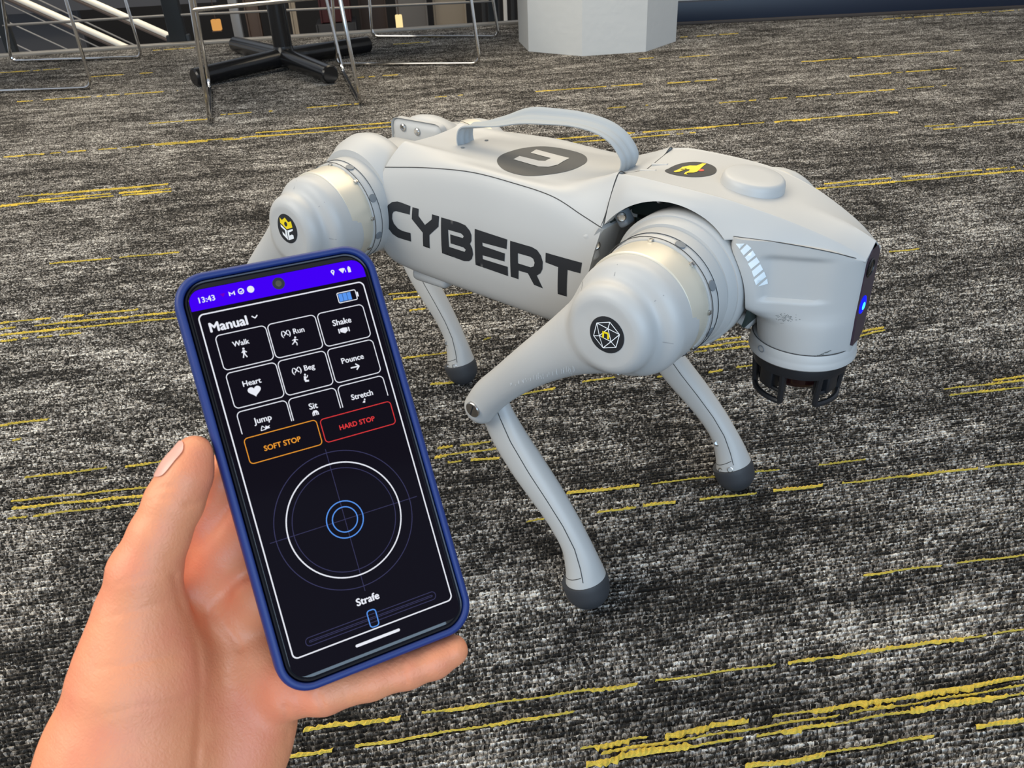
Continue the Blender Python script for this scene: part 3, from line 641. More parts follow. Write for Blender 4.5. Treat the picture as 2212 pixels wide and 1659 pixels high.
def face_grid():
    G = np.array([[(x, y, z) for x, y in r] for z, r in rows], float)
    zt = [.3805, .3706, .3795, .3843, .3855, .3855]
    G = np.concatenate([G, np.array([[(x, y, zt[k]) for k, (x, y) in enumerate(rows[-1][1])]])])
    A = cr(G, 8); A = np.transpose(cr(np.transpose(A, (1, 0, 2)), 10), (1, 0, 2)); A[:, 0, 1] = 0; A[:, -1, 1] = 0
    # stepped relief on the cheek: the panel ahead of the raised band sits lower
    def ss(e0, e1, x): t = np.clip((x-e0)/(e1-e0), 0, 1); return t*t*(3-2*t)
    x, y, z = A[..., 0], A[..., 1], A[..., 2]
    edge = .2575+(z-.335)*-.10
    m = ss(edge, edge+.0022, x)*(1-ss(.285, .306, x))*ss(.3355, .3385, z)*(1-ss(.3690, .3745, z))*(y > .02)
    A[..., 1] -= .0026*m; A[..., 0] -= .0009*m
    M2 = A[:, -2:0:-1].copy(); M2[..., 1] *= -1
    R = np.concatenate([A, M2], 1); m_, n_ = R.shape[:2]; v = R.reshape(-1, 3).tolist(); f = []
    for i in range(m_-1):
        for j in range(n_): f.append((i*n_+j, i*n_+(j+1) % n_, (i+1)*n_+(j+1) % n_, (i+1)*n_+j))
    h = A.shape[1]
    for i in (0, m_-1):
        L = [i*n_+j for j in range(h)]; Rr = [i*n_+(n_-j) % n_ for j in range(h)]
        for j in range(h-1):
            q = list(dict.fromkeys([L[j], L[j+1], Rr[j+1], Rr[j]]))
            if len(q) > 2: f.append(tuple(q))
    return v, f
v, f = face_grid()
face = mesh('face_shell', v, f, PLAST, dog, True, 35)
AX, AZ, AR = .1755, .331, .0715
def cutter(y0, y1, R=AR):
    mb = MB(); prof = [(R+.004, 0), (R+.0015, .0012), (R, .004), (R, abs(y1-y0))]
    mb.lathe(prof, (AX, y0, AZ), (0, 1 if y1 > y0 else -1, 0), 96); return mb.build('cut', None, None)
def outer_y(): return .0
boolean(top, [MB().lathe([(AR, 0), (AR, .07)], (AX, -.095, AZ), (0, 1, 0), 96).build('cut', None), MB().lathe([(AR, 0), (AR, .07)], (AX, .095, AZ), (0, -1, 0), 96).build('cut', None)], us=True)
boolean(face, [MB().lathe([(AR, 0), (AR, .2)], (AX, -.1, AZ), (0, 1, 0), 96).build('cut', None)])
for q_ in (top, face):
    for w_ in q_.data.vertices: w_.co.x = min(w_.co.x, .3196)
#print('shell check', round(min(w_.co.z for w_ in top.data.vertices), 3), len(top.data.vertices))
# inside of the shoulder bay: dark pieces stand in for the shade of the hollow
for s in (-1, 1):
    v = []; f = []; K = 60
    for k in range(K+1):
        t = math.radians(-18+(206+12)*k/K)
        for r_, y_ in ((AR-.0003, .026), (AR-.0003, .0525), (AR+.0025, .0525), (AR+.0025, .026)): v.append((AX+r_*math.cos(t), s*y_, AZ+r_*math.sin(t)))
    for k in range(K):
        for q in range(4): f.append((k*4+q, k*4+(q+1) % 4, (k+1)*4+(q+1) % 4, (k+1)*4+q))
    f += [(0, 1, 2, 3), (K*4, K*4+1, K*4+2, K*4+3)]
    mesh('arch_shade_liner', v, f, INNER, dog, True, 40)
fr = MB().box((.172, 0, .345), (.10, .05, .095), None, .004); fr.box((.150, 0, .30), (.07, .07, .05), None, .004).build('bay_shade_block', INNER, dog)
MB().lathe([(.052, -.0275), (.052, .0275)], (HX, 0, HZ), (0, 1, 0), 64).build('bay_shade_core', INNER, dog)
MB().box((.176, 0, .383), (.112, .054, .022), None, .003).build('bay_shade_plate', INNER, dog)
for s in (-1, 1):
    v = []; f = []; K = 20
    for k in range(K+1):
        t = math.radians(146+62*k/K)
        for r_, y_ in ((.0690, .030), (.0690, .0665), (.0725, .0700), (.0725, .030)): v.append((AX+r_*math.cos(t), s*y_, AZ+r_*math.sin(t)))
    for k in range(K):
        for q in range(4): f.append((k*4+q, k*4+(q+1) % 4, (k+1)*4+(q+1) % 4, (k+1)*4+q))
    f += [(0, 1, 2, 3), (K*4, K*4+1, K*4+2, K*4+3)]
    mesh('bay_wall', v, f, PLAST, dog, True, 40)
    # lugs and screws of the bay wall behind the trunk panel
    g = MB().box((.126, s*.048, .378), (.010, .014, .018), Matrix.Rotation(math.radians(-35), 3, 'Y'), .003).build('mounting_lug', INNERG, dog)
    g = MB().box((.1035, s*.066, .352), (.014, .012, .026), Matrix.Rotation(math.radians(-15), 3, 'Y'), .004).build('mounting_lug', PLAST, dog)
    MB().lathe([(.0045, 0), (.0045, .0015), (.003, .0028), (.0012, .0022)], (.1105, s*.067, .3545), (.75, s*.65, .1), 20).build('screw', STEEL, dog)
    MB().lathe([(.004, 0), (.004, .0015), (.0028, .0026), (.001, .002)], (.129, s*.0555, .380), (.6, s*.75, -.1), 20).build('screw', STEEL, dog)
    MB().lathe([(.004, 0), (.004, .0015), (.0028, .0026), (.001, .002)], (.150, s*.0285, .391), (0, s, 0), 20).build('screw', STEEL, dog)
    MB().lathe([(.0042, 0), (.0042, .0015), (.003, .0026), (.001, .002)], (.200, s*.0285, .393), (0, s, 0), 20).build('screw', STEEL, dog)
    MB().tube([(.215, s*.032, .385), (.225, s*.036, .378), (.236, s*.036, .362)], .0022, 8).build('cable', M('teal_cable', (.01, .09, .08), .5) if 'teal_cable' not in bpy.data.materials else bpy.data.materials['teal_cable'], dog)
    MB().box((.218, s*.031, .378), (.03, .006, .02), Matrix.Rotation(math.radians(40), 3, 'Y'), .001).build('circuit_board', M('circuit_green', (.01, .10, .06), .4) if 'circuit_green' not in bpy.data.materials else bpy.data.materials['circuit_green'], dog)
MOULD = M('mould_line_grey', (.33, .33, .33), .6)
# seams
def snap(pts, target, dirv, off=0.0):
    bv = BVHTree.FromPolygons([q.co for q in target.data.vertices], [tuple(p.vertices) for p in target.data.polygons]); out = []
    for p in pts:
        h = bv.ray_cast(Vector(p)-Vector(dirv)*.06, Vector(dirv), .12)
        if h[0] is not None: out.append(h[0]-Vector(dirv)*off)
    return out
G = np.array(T, float); A = cr(G, 8)[:, 3, :]
for s in (-1, 1):
    MB().tube([(p[0], s*(p[1]+.0001), p[2]+.0001) for p in A], .00045, 6).build('panel_seam_shadow', GAP_SHADOW, dog)
seam_f = [(.1168, y, .43) for y in np.linspace(-.058, .058, 40)]
MB().tube([(.1180, p[1], p[2]+.0001) for p in snap(seam_f, torso, (0, 0, -1))], .00035, 6).build('shell_seam_shadow', GAP_SHADOW, dog)
for s in (-1, 1):
    MB().tube([(.1180-.003*t*t, s*(.0585+.0078*t), .392-.021*t) for t in np.linspace(0, 1, 8)], .00035, 6).build('shell_seam_shadow', GAP_SHADOW, dog)
Fz = [(.2315, .0590, .3856), (.2655, .0484, .3843), (.2970, .0344, .3795), (.3185, .0158, .3708)]
for s in (-1, 1):
    MB().tube([(p[0], s*p[1], p[2]) for p in cr(Fz, 8)], .00035, 6).build('face_seam_shadow', GAP_SHADOW, dog)
# sensor puck on the head
MB().lathe([(.0265, -.006), (.0255, .0035), (.0245, .0062), (.0232, .0075), (.0215, .0080), (.012, .0081)], (.217, 0, .4075), (.14, 0, .99), 64).build('head_puck', PLAST, dog)
# collar
MB().lathe([(.0400, .0140), (.0416, .0134), (.0424, .0122), (.0427, .0070), (.0431, .0050), (.0437, .0035), (.0437, .0006), (.0420, -.0010), (.0400, -.0014)], (.2768, 0, .2774), (0, 0, 1), 72).build('collar', PLAST, dog)
MB().tube([(.2768-.0428*math.cos(math.radians(62))+.0030*math.cos(a), -.0428*math.sin(math.radians(62))-.0003-.0014*math.cos(a), .2858+.0026*math.sin(a)) for a in np.linspace(0, 6.2, 20)], .00035, 5, True).build('injection_mark', INNERG, dog)
MB().tube([(.2768+.0416*math.cos(t), .0416*math.sin(t), .2913) for t in np.linspace(math.radians(150), math.radians(345), 50)], .0004, 5).build('collar_seam_shadow', GAP_SHADOW, dog)
# rear leg-hip lens port and visor
vis = MB(); VX = .3203
vp = [(-.0142, .3690), (-.0060, .3765), (.0060, .3765), (.0142, .3690), (.0128, .3200), (.0105, .3010), (.0040, .2960), (-.0105, .2960), (-.0128, .3200)]
vv = [(VX, y, z) for y, z in vp]+[(VX-.004, y, z) for y, z in vp]; n = len(vp)
vis.add(vv, [tuple(range(n)), tuple(range(n, 2*n))[::-1]]+[(k, (k+1) % n, n+(k+1) % n, n+k) for k in range(n)])
visor = vis.build('visor', M('visor_plastic', (.045, .03, .045), .3), dog, False)
MB().lathe([(.0078, -.001), (.0078, .0006), (.0070, .0010), (.0064, .0004), (.0045, .0008), (.002, .0012)], (VX, -.0045, .3615), (1, 0, 0), 32).build('camera_lens', GLASS, visor)
MB().lathe([(.0070, .0009), (.0066, .0012), (.0062, .0006)], (VX, -.0045, .3615), (1, 0, 0), 32, cap=False).build('lens_ring', BLACKP, visor)
MB().lathe([(.0038, -.001), (.0038, .0009), (.0026, .0016), (.0005, .0020)], (VX, -.0060, .3300), (1, 0, 0), 24).build('blue_light', emis('blue_led', (.03, .38, 1.0), 4.0), visor)
MB().lathe([(.0074, -.001), (.0074, .0004), (.0046, .0012)], (VX, -.0052, .3305), (1, 0, 0), 24).build('light_ring', emis('blue_led_ring', (.006, .012, .95), 1.6), visor)
# guard cage with the scanner under the collar
CX = .2768
MB().lathe([(.0385, .2745), (.0390, .2700), (.0385, .2660), (.0330, .2655), (.0330, .2745)], (CX, 0, 0), (0, 0, 1), 64).build('guard_ring', BLACKP, dog)
MB().lathe([(.0240, .2740), (.0240, .2540), (.0225, .2500), (.0120, .2490)], (CX, 0, 0), (0, 0, 1), 48).build('scanner', M('scanner_dark_red', (.02, .006, .006), .15), dog)
for az in (-122, -8, 58, 170):
    a0, a1 = math.radians(az-33), math.radians(az+33); R_ = .0365
    for inset in (0, 1):
        R2 = R_-.004*inset; zb = .2395+.008*inset
        pts = [(CX+R2*math.cos(a0), R2*math.sin(a0), .268)]
        arc = [(CX+R2*.93*math.cos(a0+(a1-a0)*k/10), R2*.93*math.sin(a0+(a1-a0)*k/10), zb) for k in range(11)]
        pts = pts+arc+[(CX+R2*math.cos(a1), R2*math.sin(a1), .268)]
        MB().tube(rounded(pts, .009, 5), .0026-.0006*inset, 8).build('guard_bar', BLACKP, dog)
    am = math.radians(az)
    MB().box((CX+.028*math.cos(am), .028*math.sin(am), .256), (.010, .016, .020), Matrix.Rotation(am, 3, 'Z'), .002).build('guard_foot', BLACKP, dog)
# rear deck behind the trunk
rd = MB().box((-.185, 0, .335), (.09, .058, .095), None, .012).build('rear_frame', PLAST, dog)
MB().lathe([(.007, 0), (.0072, .001), (.0062, .002), (.0058, .0002), (.002, .0001)], (-.1375, -.030, .392), (-1, 0, .25), 28).build('rear_port', PLAST, dog)
# belly foot pad under the trunk
MB().box((-.105, -.047, .266), (.05, .03, .014), None, .006).build('belly_pad', PLAST, dog)
for x_, z_ in ((-.132, .279), (.070, .2725), (.052-.05, .2735)):
    MB().lathe([(.0028, 0), (.0028, .0006), (.0012, -.0006)], (x_, -.0668, z_+.001), (0, -.85, -.5), 16).build('screw_hole', BLACKP, dog)

# webbing handle
def strap():
    P = [(-.093, .0, .392, 0), (-.094, .0, .404, 0), (-.089, 0, .414, 0), (-.074, 0, .417, 0), (-.045, .001, .423, .3), (-.015, .001, .4315, .55), (.015, 0, .4345, .5), (.045, 0, .4355, .38), (.070, 0, .4330, .3), (.087, 0, .4265, .25), (.098, 0, .4160, .2), (.1005, 0, .4080, .1), (.0965, 0, .3960, 0)]
    P = np.array(P); P[:, 2] += 0
    Q = cr(P, 8); n = len(Q); W = .0125; v = []; f = []; t = .0011; K = 12
    for i, q in enumerate(Q):
        a = Q[max(i-1, 0)]; b = Q[min(i+1, n-1)]; tan = Vector((b[0]-a[0], 0, b[2]-a[2])).normalized(); nrm = Vector((-tan.z, 0, tan.x))
        tw = q[3]; cup = .0035*math.sin(min(1, i/n*1.0)*math.pi)
        ww = W*(1-.10*math.sin(math.pi*i/n))
        for side in (0, 1):
            for k in range(K+1):
                s = k/K*2-1; e = Vector((0, 1, 0))*math.cos(tw*.9)+nrm*math.sin(tw*.9); nn = nrm*math.cos(tw*.9)-Vector((0, 1, 0))*math.sin(tw*.9)
                wave = .0006*math.cos(s*math.pi*3)
                p = Vector(q[:3])+e*(s*ww)+nn*(cup*s*s+wave+(t if side else -t)*(1-.5*abs(s)**6)); v.append(p)
    r = 2*(K+1)
    for i in range(n-1):
        for k in range(K):
            f.append((i*r+k, i*r+k+1, (i+1)*r+k+1, (i+1)*r+k)); j = K+1
            f.append((i*r+j+k, i*r+j+k+1, (i+1)*r+j+k+1, (i+1)*r+j+k))
        for k in (0, K): f.append((i*r+k, i*r+K+1+k, (i+1)*r+K+1+k, (i+1)*r+k))
    for i in (0, n-1):
        for k in range(K): f.append((i*r+k, i*r+k+1, i*r+K+2+k, i*r+K+1+k))
    mesh('carry_strap', v, f, STRAPM, dog, True, 50)
strap()
for p in ((-.083, -.0165), (-.080, .017)): MB().lathe([(.0020, 0), (.0020, .0002), (.001, .0002)], (p[0], p[1], .3982), (0, 0, 1), 16).build('strap_rivet', INNERG, dog)
for y_ in (-.010, .010): MB().box((.116+.010, y_, .4065), (.016, .0035, .003), Matrix.Rotation(-.12, 3, 'Y'), .001).build('latch_rib', PLAST, dog)

# prints on the shells
LETP = []
for k, polys in LET.items():
    decal('letter', [[tuple(p) for p in q] for q in polys], ((0, -.077, 0), (1, 0, 0), (0, 0, 1)), (0, 1, 0), [torso], BLACKS, torso, .00035, .004)['label'] = 'black letter %s of the side lettering' % k
DZ = (0, 0, -1); XY = ((0, 0, .40), (1, 0, 0), (0, 1, 0))
d0 = decal('round_logo', [disc(.0073, -.0045, .0428, 64)], XY, DZ, [torso], GREYS, torso, .0003, .004)
decal('logo_glyph', [[tuple(p) for p in GLYPH]], XY, DZ, [torso], M('glyph_grey', (.52, .51, .49), .5), torso, .0006, .004)
decal('round_sticker', [disc(.1613, -.0005, .0213, 48)], XY, DZ, [top], BLACKS, top, .0003, .003)
decal('sticker_print', [[tuple(p) for p in YELP]], XY, DZ, [top], YEL, top, .0006, .003)
decal('sticker_dot', [disc(REDP[0], REDP[1], .0026, 20)], XY, DZ, [top], REDV, top, .0005, .003)
decal('sticker_print_mouth', [disc(.1545, -.0022, .0016, 10, .0009), disc(.1560, .0006, .0010, 8, .0008)], XY, DZ, [top], BLACKS, top, .0008, .003)
for q in STRP:
    for s in (-1, 1):
        decal('reflector_bar', [[tuple(p) for p in q]], ((0, s*.056, 0), (1, 0, 0), (0, 0, 1)), (0, -s, 0), [face], REFL, face, .0003, .003)
# scuffs
SCUFF = M('dark_scuff', (.12, .13, .12), .8); LSC = M('pale_scratch', (.74, .76, .77), .6)
sr = random.Random(11); pl = []
for k in range(70):
    a = sr.gauss(.2745, .0032); b = sr.gauss(.3225, .0022); L = sr.uniform(.0003, .0011); an = sr.uniform(-1, 1)
    pl.append(stroke((a, b), (a+L*math.cos(an), b+L*math.sin(an)), .0003))
for i in range(30):
    t = i/29; a = .296+t*.012; b = .2885+.006*t*t+sr.uniform(0, .0022)*math.sin(t*3); pl.append(stroke((a, b), (a+.0009, b+.0008), .0004))
for q in pl: pass
def multi(name, polys, frame, dirv, targ, mat, par, off=.0003):
    me = MB(); 
    for q in polys:
        o = decal('tmp', [q], frame, dirv, targ, mat, None, off, .01)
        me.add([v_.co[:] for v_ in o.data.vertices], [tuple(p.vertices) for p in o.data.polygons]); bpy.data.objects.remove(o)
    return mesh(name, me.v, me.f, mat, par, True, fix=False)
multi('scuff_marks', pl, ((0, -.05, 0), (1, 0, 0), (0, 0, 1)), (0, 1, 0), [face], SCUFF, face)

# ---- legs
def leg_mesh(knee, name):
    """thigh with motor dome in hip-local axes (x, y outward, z), y given as positive outward"""
    kx, kz = knee; h = .00125
    L = math.hypot(kx, kz)
    lo = (min(kx, 0)-.03 if kx < 0 else -.06, .095, min(kz, -.05)-.03); lo = (min(lo[0], -.06), .098, lo[2]); hi = (.062, .170, .062)
    P, o = grid(lo, hi, h)
    c1 = cyl_y(P, (.0008, -.0012), .0480, .100, .1440, .0120)
    c2 = cyl_y(P, (-.003, -.003), .0370, .120, .1632, .0115)
    d = smin(c1, c2, .008)
    u = np.array([kx, kz])/L; nrm = np.array([-u[1], u[0]])
    if nrm[1] < 0: nrm = -nrm
    def pt(s, n_, y): return (u[0]*s*L+nrm[0]*n_, y, u[1]*s*L+nrm[1]*n_)
    fl = lambda y: (1, .80, y)
    ch_ = [(pt(.05, -.002, .132), .040), (pt(.32, .0035, .137), .0265), (pt(.55, .0048, .141), .0200), (pt(.76, .0028, .142), .0170), (pt(.92, -.0005, .142), .0168), (pt(1.03, -.006, .142), .0162)]
    e = None
    dn = cr(np.array([list(p_)+[r_] for p_, r_ in ch_]), 9)
    for a, b in zip(dn[:-1], dn[1:]):
        k = cone(P, a[:3], b[:3], a[3], b[3], fl(.140)); e = k if e is None else np.minimum(e, k)
    d = smin(d, e, .007)
    # slot for the shank at the knee
    sl_ = np.maximum(np.abs(P[1]-.128)-.0085, cone(P, pt(1.03, -.012, .128), pt(.86, -.045, .128), .019, .026))
    d = smax(d, -sl_, .0015)
    v, f = nets(d.astype(np.float32), o, h)
    return relax(v, f, 5), f
def calf_mesh(K, F):
    """shank from knee to ankle, lofted ellipses; local x,z in plane, y about 0"""
    K = np.array(K); F = np.array(F); L = np.linalg.norm(F-K); u = (F-K)/L; n = np.array([-u[1], u[0]])
    if n[0] < 0: n = -n
    pr = [(-.035, .000, .009, .007), (.0, .001, .0165, .0085), (.10, -.003, .0185, .0100), (.22, -.003, .0190, .0125), (.38, .002, .0185, .0140), (.52, .008, .0168, .0138), (.66, .0125, .0148, .0130), (.78, .0130, .0150, .0135), (.88, .0085, .0185, .0165), (.955, .0030, .0213, .0204), (1.0, .001, .0212, .0210), (1.03, 0, .0185, .0185)]
    pr = cr(pr, 5); v = []; f = []; N = 36
    for s, o, a, b in pr:
        c = K+u*s*L+n*o
        for k in range(N):
            t = 2*math.pi*k/N; ca, sa = math.cos(t), math.sin(t); e = .82+.18*min(1, max(0, (s-.7)/.2))
            X = math.copysign(abs(ca)**e, ca)*a; Y = math.copysign(abs(sa)**e, sa)*b
            v.append((c[0]+n[0]*X, Y, c[1]+n[1]*X))
    m = len(pr)
    for i in range(m-1):
        for k in range(N): f.append((i*N+k, i*N+(k+1) % N, (i+1)*N+(k+1) % N, (i+1)*N+k))
    f.append(tuple(range(N))); f.append(tuple((m-1)*N+k for k in range(N)))
    return v, f, (K, F, u, n, L)
def ik(hip, foot, L1, L2):
    d = np.array(foot)-np.array(hip); D = np.linalg.norm(d); u = d/D; a = (L1*L1-L2*L2+D*D)/(2*D); h = math.sqrt(max(L1*L1-a*a, 0))
    p = np.array([u[1], -u[0]]); p = p if p[0] < 0 else -p
    return np.array(hip)+u*a+p*h
HEX = [(.78*math.cos(math.radians(60*k+18)), .78*math.sin(math.radians(60*k+18))) for k in range(6)]
TRI = [(.40*math.cos(math.radians(120*k+78)), .40*math.sin(math.radians(120*k+78))) for k in range(3)]
legs = [('fr', HX, -1, (.147, -.128)), ('rr', -.1885, -1, (-.236, -.128)), ('fl', HX, 1, (.182, .126)), ('rl', -.1885, 1, (-.242, .120))]
thigh_cache = {}
for key, hx, s, (fx, fy) in legs:
    front = hx > 0
    if key == 'fr': knee = np.array([.033, .207])
    else: knee = ik((hx, HZ), (fx, .022), .200, .215)
    kl = (knee[0]-hx, knee[1]-HZ)
    v, f = leg_mesh(kl, key)
    v = v.copy(); v[:, 0] += hx; v[:, 2] += HZ; v[:, 1] *= s
    th = mesh('thigh', v, f, PLAST, dog, True)
    # motor stack between thigh cover and body
    M1 = MB().lathe([(.0460, .094), (.0484, .0955), (.0489, .098), (.0486, .1215), (.0470, .1225)], (hx, 0, HZ), (0, s, 0), 72).build('motor_band', SILVER, dog)
    M2 = MB().lathe([(.0470, .0700), (.0520, .0705), (.0522, .0860), (.0512, .0868), (.0508, .0945), (.0496, .0962), (.0470, .0964)], (hx, 0, HZ), (0, s, 0), 72).build('motor_housing', PLAST, dog)
    for zz in (.0866, .0957): MB().tube([(hx+.0518*math.cos(t), s*zz, HZ+.0518*math.sin(t)) for t in np.linspace(0, 2*math.pi, 64, endpoint=False)], .00035, 5, True).build('housing_seam_shadow', GAP_SHADOW, M2)
    for t in (70, 25, -20, -60, 130, 200):
        a = math.radians(t); cs = (hx+.0505*math.cos(a), s*.0905, HZ+.0505*math.sin(a))
        MB().lathe([(.0042, 0), (.0042, .0014), (.0036, .0015)], cs, (math.cos(a), 0, math.sin(a)), 20).build('cable_hole', INNERG, M2)
    for t in (50, 3, -40, 95):
        a = math.radians(t); cs = Vector((hx+.0496*math.cos(a), s*.0955, HZ+.0496*math.sin(a)))
        MB().box(cs, (.0018, .007, .0035), Matrix.Rotation(-a, 3, 'Y'), .0003).build('clip', STEEL, M1)
    # hip link: big drum against the trunk
    drum = [(.030, .0250), (.0545, .0260), (.0565, .0285), (.0570, .050), (.0560, .0640), (.0535, .0700), (.0525, .0720)] if front else [(.020, .028), (.050, .029), (.0580, .031), (.0625, .036), (.0640, .045), (.0615, .056), (.0560, .066), (.0530, .0720)]
    hp = MB().lathe(drum, (hx-(0 if front else .002), 0, HZ+(.002 if front else .0055)), (0, s, 0), 72).build('hip_link', PLAST, dog)
    if not front and s > 0:
        # flat bracket facing the other leg, with its screws
        bk = MB().box((hx-.005, s*.0330, HZ+.022), (.080, .012, .088), None, .010).build('hip_bracket', PLAST, dog)
        for (dx, dz) in ((-.036, .040), (-.020, .057), (.002, .055)):
            MB().lathe([(.0042, 0), (.0042, .0012), (.003, .0022), (.0012, .0018)], (hx-.003+dx, s*.0268, HZ+dz), (0, -s, 0), 20).build('screw', STEEL, bk)
    elif front:
        cv = MB().lathe([(.0578, .044), (.0584, .0452), (.0584, .0620), (.0570, .0640)], (hx, 0, HZ+.002), (0, s, 0), 72).build('hip_link_rib', PLAST, dog)
    # knee screw
    un = np.array(kl)/np.linalg.norm(kl)
    kp = snap([(knee[0]+.0025, s*.19, knee[1]-.0025)], th, (0, -s, 0))[0]; kp = (kp[0], kp[1], kp[2])
    MB().lathe([(.0078, -.003), (.0078, .0012), (.0070, .0019), (.002, .0021)], kp, (0, s, 0), 32).build('knee_screw', STEEL, th)
    MB().box((kp[0], kp[1]+s*.0021, kp[2]), (.0012, .0004, .012), Matrix.Rotation(.35, 3, 'Y')).build('screw_slot', BLACKP, th)
    sp_ = snap([(hx+.0055, s*.19, HZ-.0385)], th, (0, -s, 0))
    if sp_: MB().lathe([(.0036, -.002), (.0036, .0008), (.0026, .0018), (.001, .0010)], sp_[0], (.1, s, -.45), 20).build('screw', STEEL, th)
    ml = []
    for ang in (100, 42, -8, 150):
        a = math.radians(ang); ml.append(stroke((.0375*math.cos(a), .0375*math.sin(a)), (.0445*math.cos(a), .0445*math.sin(a)), .0007))
    multi('mould_line', ml, ((hx, s*.17, HZ), (1, 0, 0), (0, 0, 1)), (0, -s, 0), [th], MOULD, th, .0002)
    # shank and foot
    yk = s*.128
    cv_, cf, (K_, F_, u_, n_, L_) = calf_mesh(knee, (fx, .024))
    yf = fy
    cv_ = [(x, yk+(yf-yk)*min(1, max(0, ((x-K_[0])*u_[0]+(z-K_[1])*u_[1])/L_))+y, z) for x, y, z in cv_]
    ca = mesh('shank', cv_, cf, PLAST, dog, True, 60)
    ft = MB(); Rf = .0228; ax = Vector((u_[0]*.55, 0, u_[1])).normalized()
    prof = [(.012, -Rf*.50), (Rf*1.00, -Rf*.49), (Rf*1.02, -Rf*.44), (Rf*1.02, -Rf*.2)]+[(Rf*math.cos(t), Rf*math.sin(t)) for t in np.linspace(0, math.pi/2, 10)[:-1]]+[(.001, Rf)]
    ft.lathe(prof, (fx, yf, Rf-.0008), ax, 40).build('foot', RUBBER, ca)
    # seam along the shank and the line of the ankle cap, laid on the section curves
    prm = np.array([(.0, .001, .0165, .0085), (.10, -.003, .0185, .0100), (.22, -.003, .0190, .0125), (.38, .002, .0185, .0140), (.52, .008, .0168, .0138), (.66, .0125, .0148, .0130), (.78, .0130, .0150, .0135), (.88, .0085, .0185, .0165), (.955, .0035, .0215, .0200), (1.0, .001, .0215, .0212)])
    def on_shank(q, t):
        o, a, b = [np.interp(q, prm[:, 0], prm[:, k]) for k in (1, 2, 3)]; c = K_+u_*q*L_+n_*o
        ca_, sa_ = math.cos(t), math.sin(t); e = .82+.18*min(1, max(0, (q-.7)/.2)); X = math.copysign(abs(ca_)**e, ca_)*(a+.0001); Y = math.copysign(abs(sa_)**e, sa_)*(b+.0001)
        return (c[0]+n_[0]*X, yk+(yf-yk)*min(1, max(0, q))+Y, c[1]+n_[1]*X)
    for side in (-1, 1):
        MB().tube([on_shank(q, side*math.radians(58)) for q in np.linspace(.04, .94, 40)], .00045, 5).build('shank_seam_shadow', GAP_SHADOW, ca)
        MB().tube([on_shank(.905+.012*math.sin(t*1.0), side*t) for t in np.linspace(math.radians(62), math.radians(170), 18)], .0004, 5).build('ankle_seam_shadow', GAP_SHADOW, ca)
    if s > 0:
        for q, t in ((.945, 108), (.955, 72), (.80, 100), (.58, 138), (.30, 150)):
            p = on_shank(q, -math.radians(t)); c0 = on_shank(q, math.pi/2); cen = K_+u_*q*L_
            nv = Vector((p[0]-cen[0], p[1]-(yk+(yf-yk)*q), p[2]-cen[1])).normalized()
            MB().lathe([(.0034, -.002), (.0034, .0004), (.0027, .0006), (.0022, -.0006)], p, nv, 18).build('screw', STEEL if q > .7 else BLACKP, ca)
    # stickers
    Rk = .0148
    if s < 0:
        fr_ = ((hx-.002, s*.17, HZ+.003), (1, 0, 0), (0, 0, 1)); dd = (0, 1, 0)
        if front: fr_ = ((hx+.0005, s*.17, HZ-.002), (1, 0, 0), (0, 0, 1))
        sk = decal('round_sticker', [disc(0, 0, Rk, 40)], fr_, dd, [th], BLACKS, th, .0003, .003)
        if front:
            lines = []
            for k in range(6): lines.append((HEX[k], HEX[(k+1) % 6]))
            for k in range(3): lines.append((TRI[k], TRI[(k+1) % 3]))
            for k in range(3):
                q = 2*k+1
                for j in (q-1, q, q+1): lines.append((TRI[k], HEX[j % 6]))
            pls = [stroke((a[0]*Rk, a[1]*Rk), (b[0]*Rk, b[1]*Rk), .0006) for a, b in lines]
            multi('sticker_print', pls, fr_, dd, [th], WHT, th, .0006)
            nn = [(-.20, -.18), (-.20, .18), (.10, .18), (.20, .08), (.20, -.18), (.09, -.18), (.09, .04), (.05, .08), (-.09, .08), (-.09, -.18)]
            nn = [(a*Rk-.0002, b*Rk+.0002) for a, b in nn]
            decal('sticker_letter', [nn], fr_, dd, [th], YEL, th, .0007, .003)
        else:
            yk_ = [(-.62, .30), (-.62, .66), (-.40, .52), (-.05, .76), (.25, .50), (.55, .62), (.62, .20), (.05, -.02)]
            decal('sticker_print', [[(a*Rk, b*Rk) for a, b in yk_], disc(-.02*Rk, .32*Rk, .16*Rk, 14)], fr_, dd, [th], YEL, th, .0006, .003)
            wp = [[(-.60, .20), (.02, -.10), (.02, -.78), (-.50, -.50), (-.50, -.28), (-.16, -.46), (-.16, -.14), (-.60, .02)], [(.08, -.10), (.62, .10), (.62, -.02), (.24, -.20), (.24, -.42), (.48, -.30), (.62, -.34), (.62, -.56), (.08, -.78)]]
            multi('sticker_print_base', [[(a*Rk, b*Rk) for a, b in q] for q in wp], fr_, dd, [th], WHT, th, .0006)
    if key == 'fr':
        sr = random.Random(4); pl = []
        for i in range(46):
            t = sr.random(); a = .080+.070*t; b = .2475+.040*t+sr.gauss(0, .0012); L = sr.uniform(.0015, .0085)*(.35+t)
            pl.append(stroke((a, b-L/2), (a+L*.25, b+L/2), .00035))
        multi('scratches', pl, ((0, -.16, 0), (1, 0, 0), (0, 0, 1)), (0, 1, 0), [th], LSC, th)
# bracket below the front bay, beside the face
MB().box((.226, -.020, .305), (.034, .020, .012), Matrix.Rotation(.35, 3, 'Y'), .003).build('chin_bracket', PLAST, dog)
MB().box((.226, .020, .305), (.034, .020, .012), Matrix.Rotation(.35, 3, 'Y'), .003).build('chin_bracket', PLAST, dog)
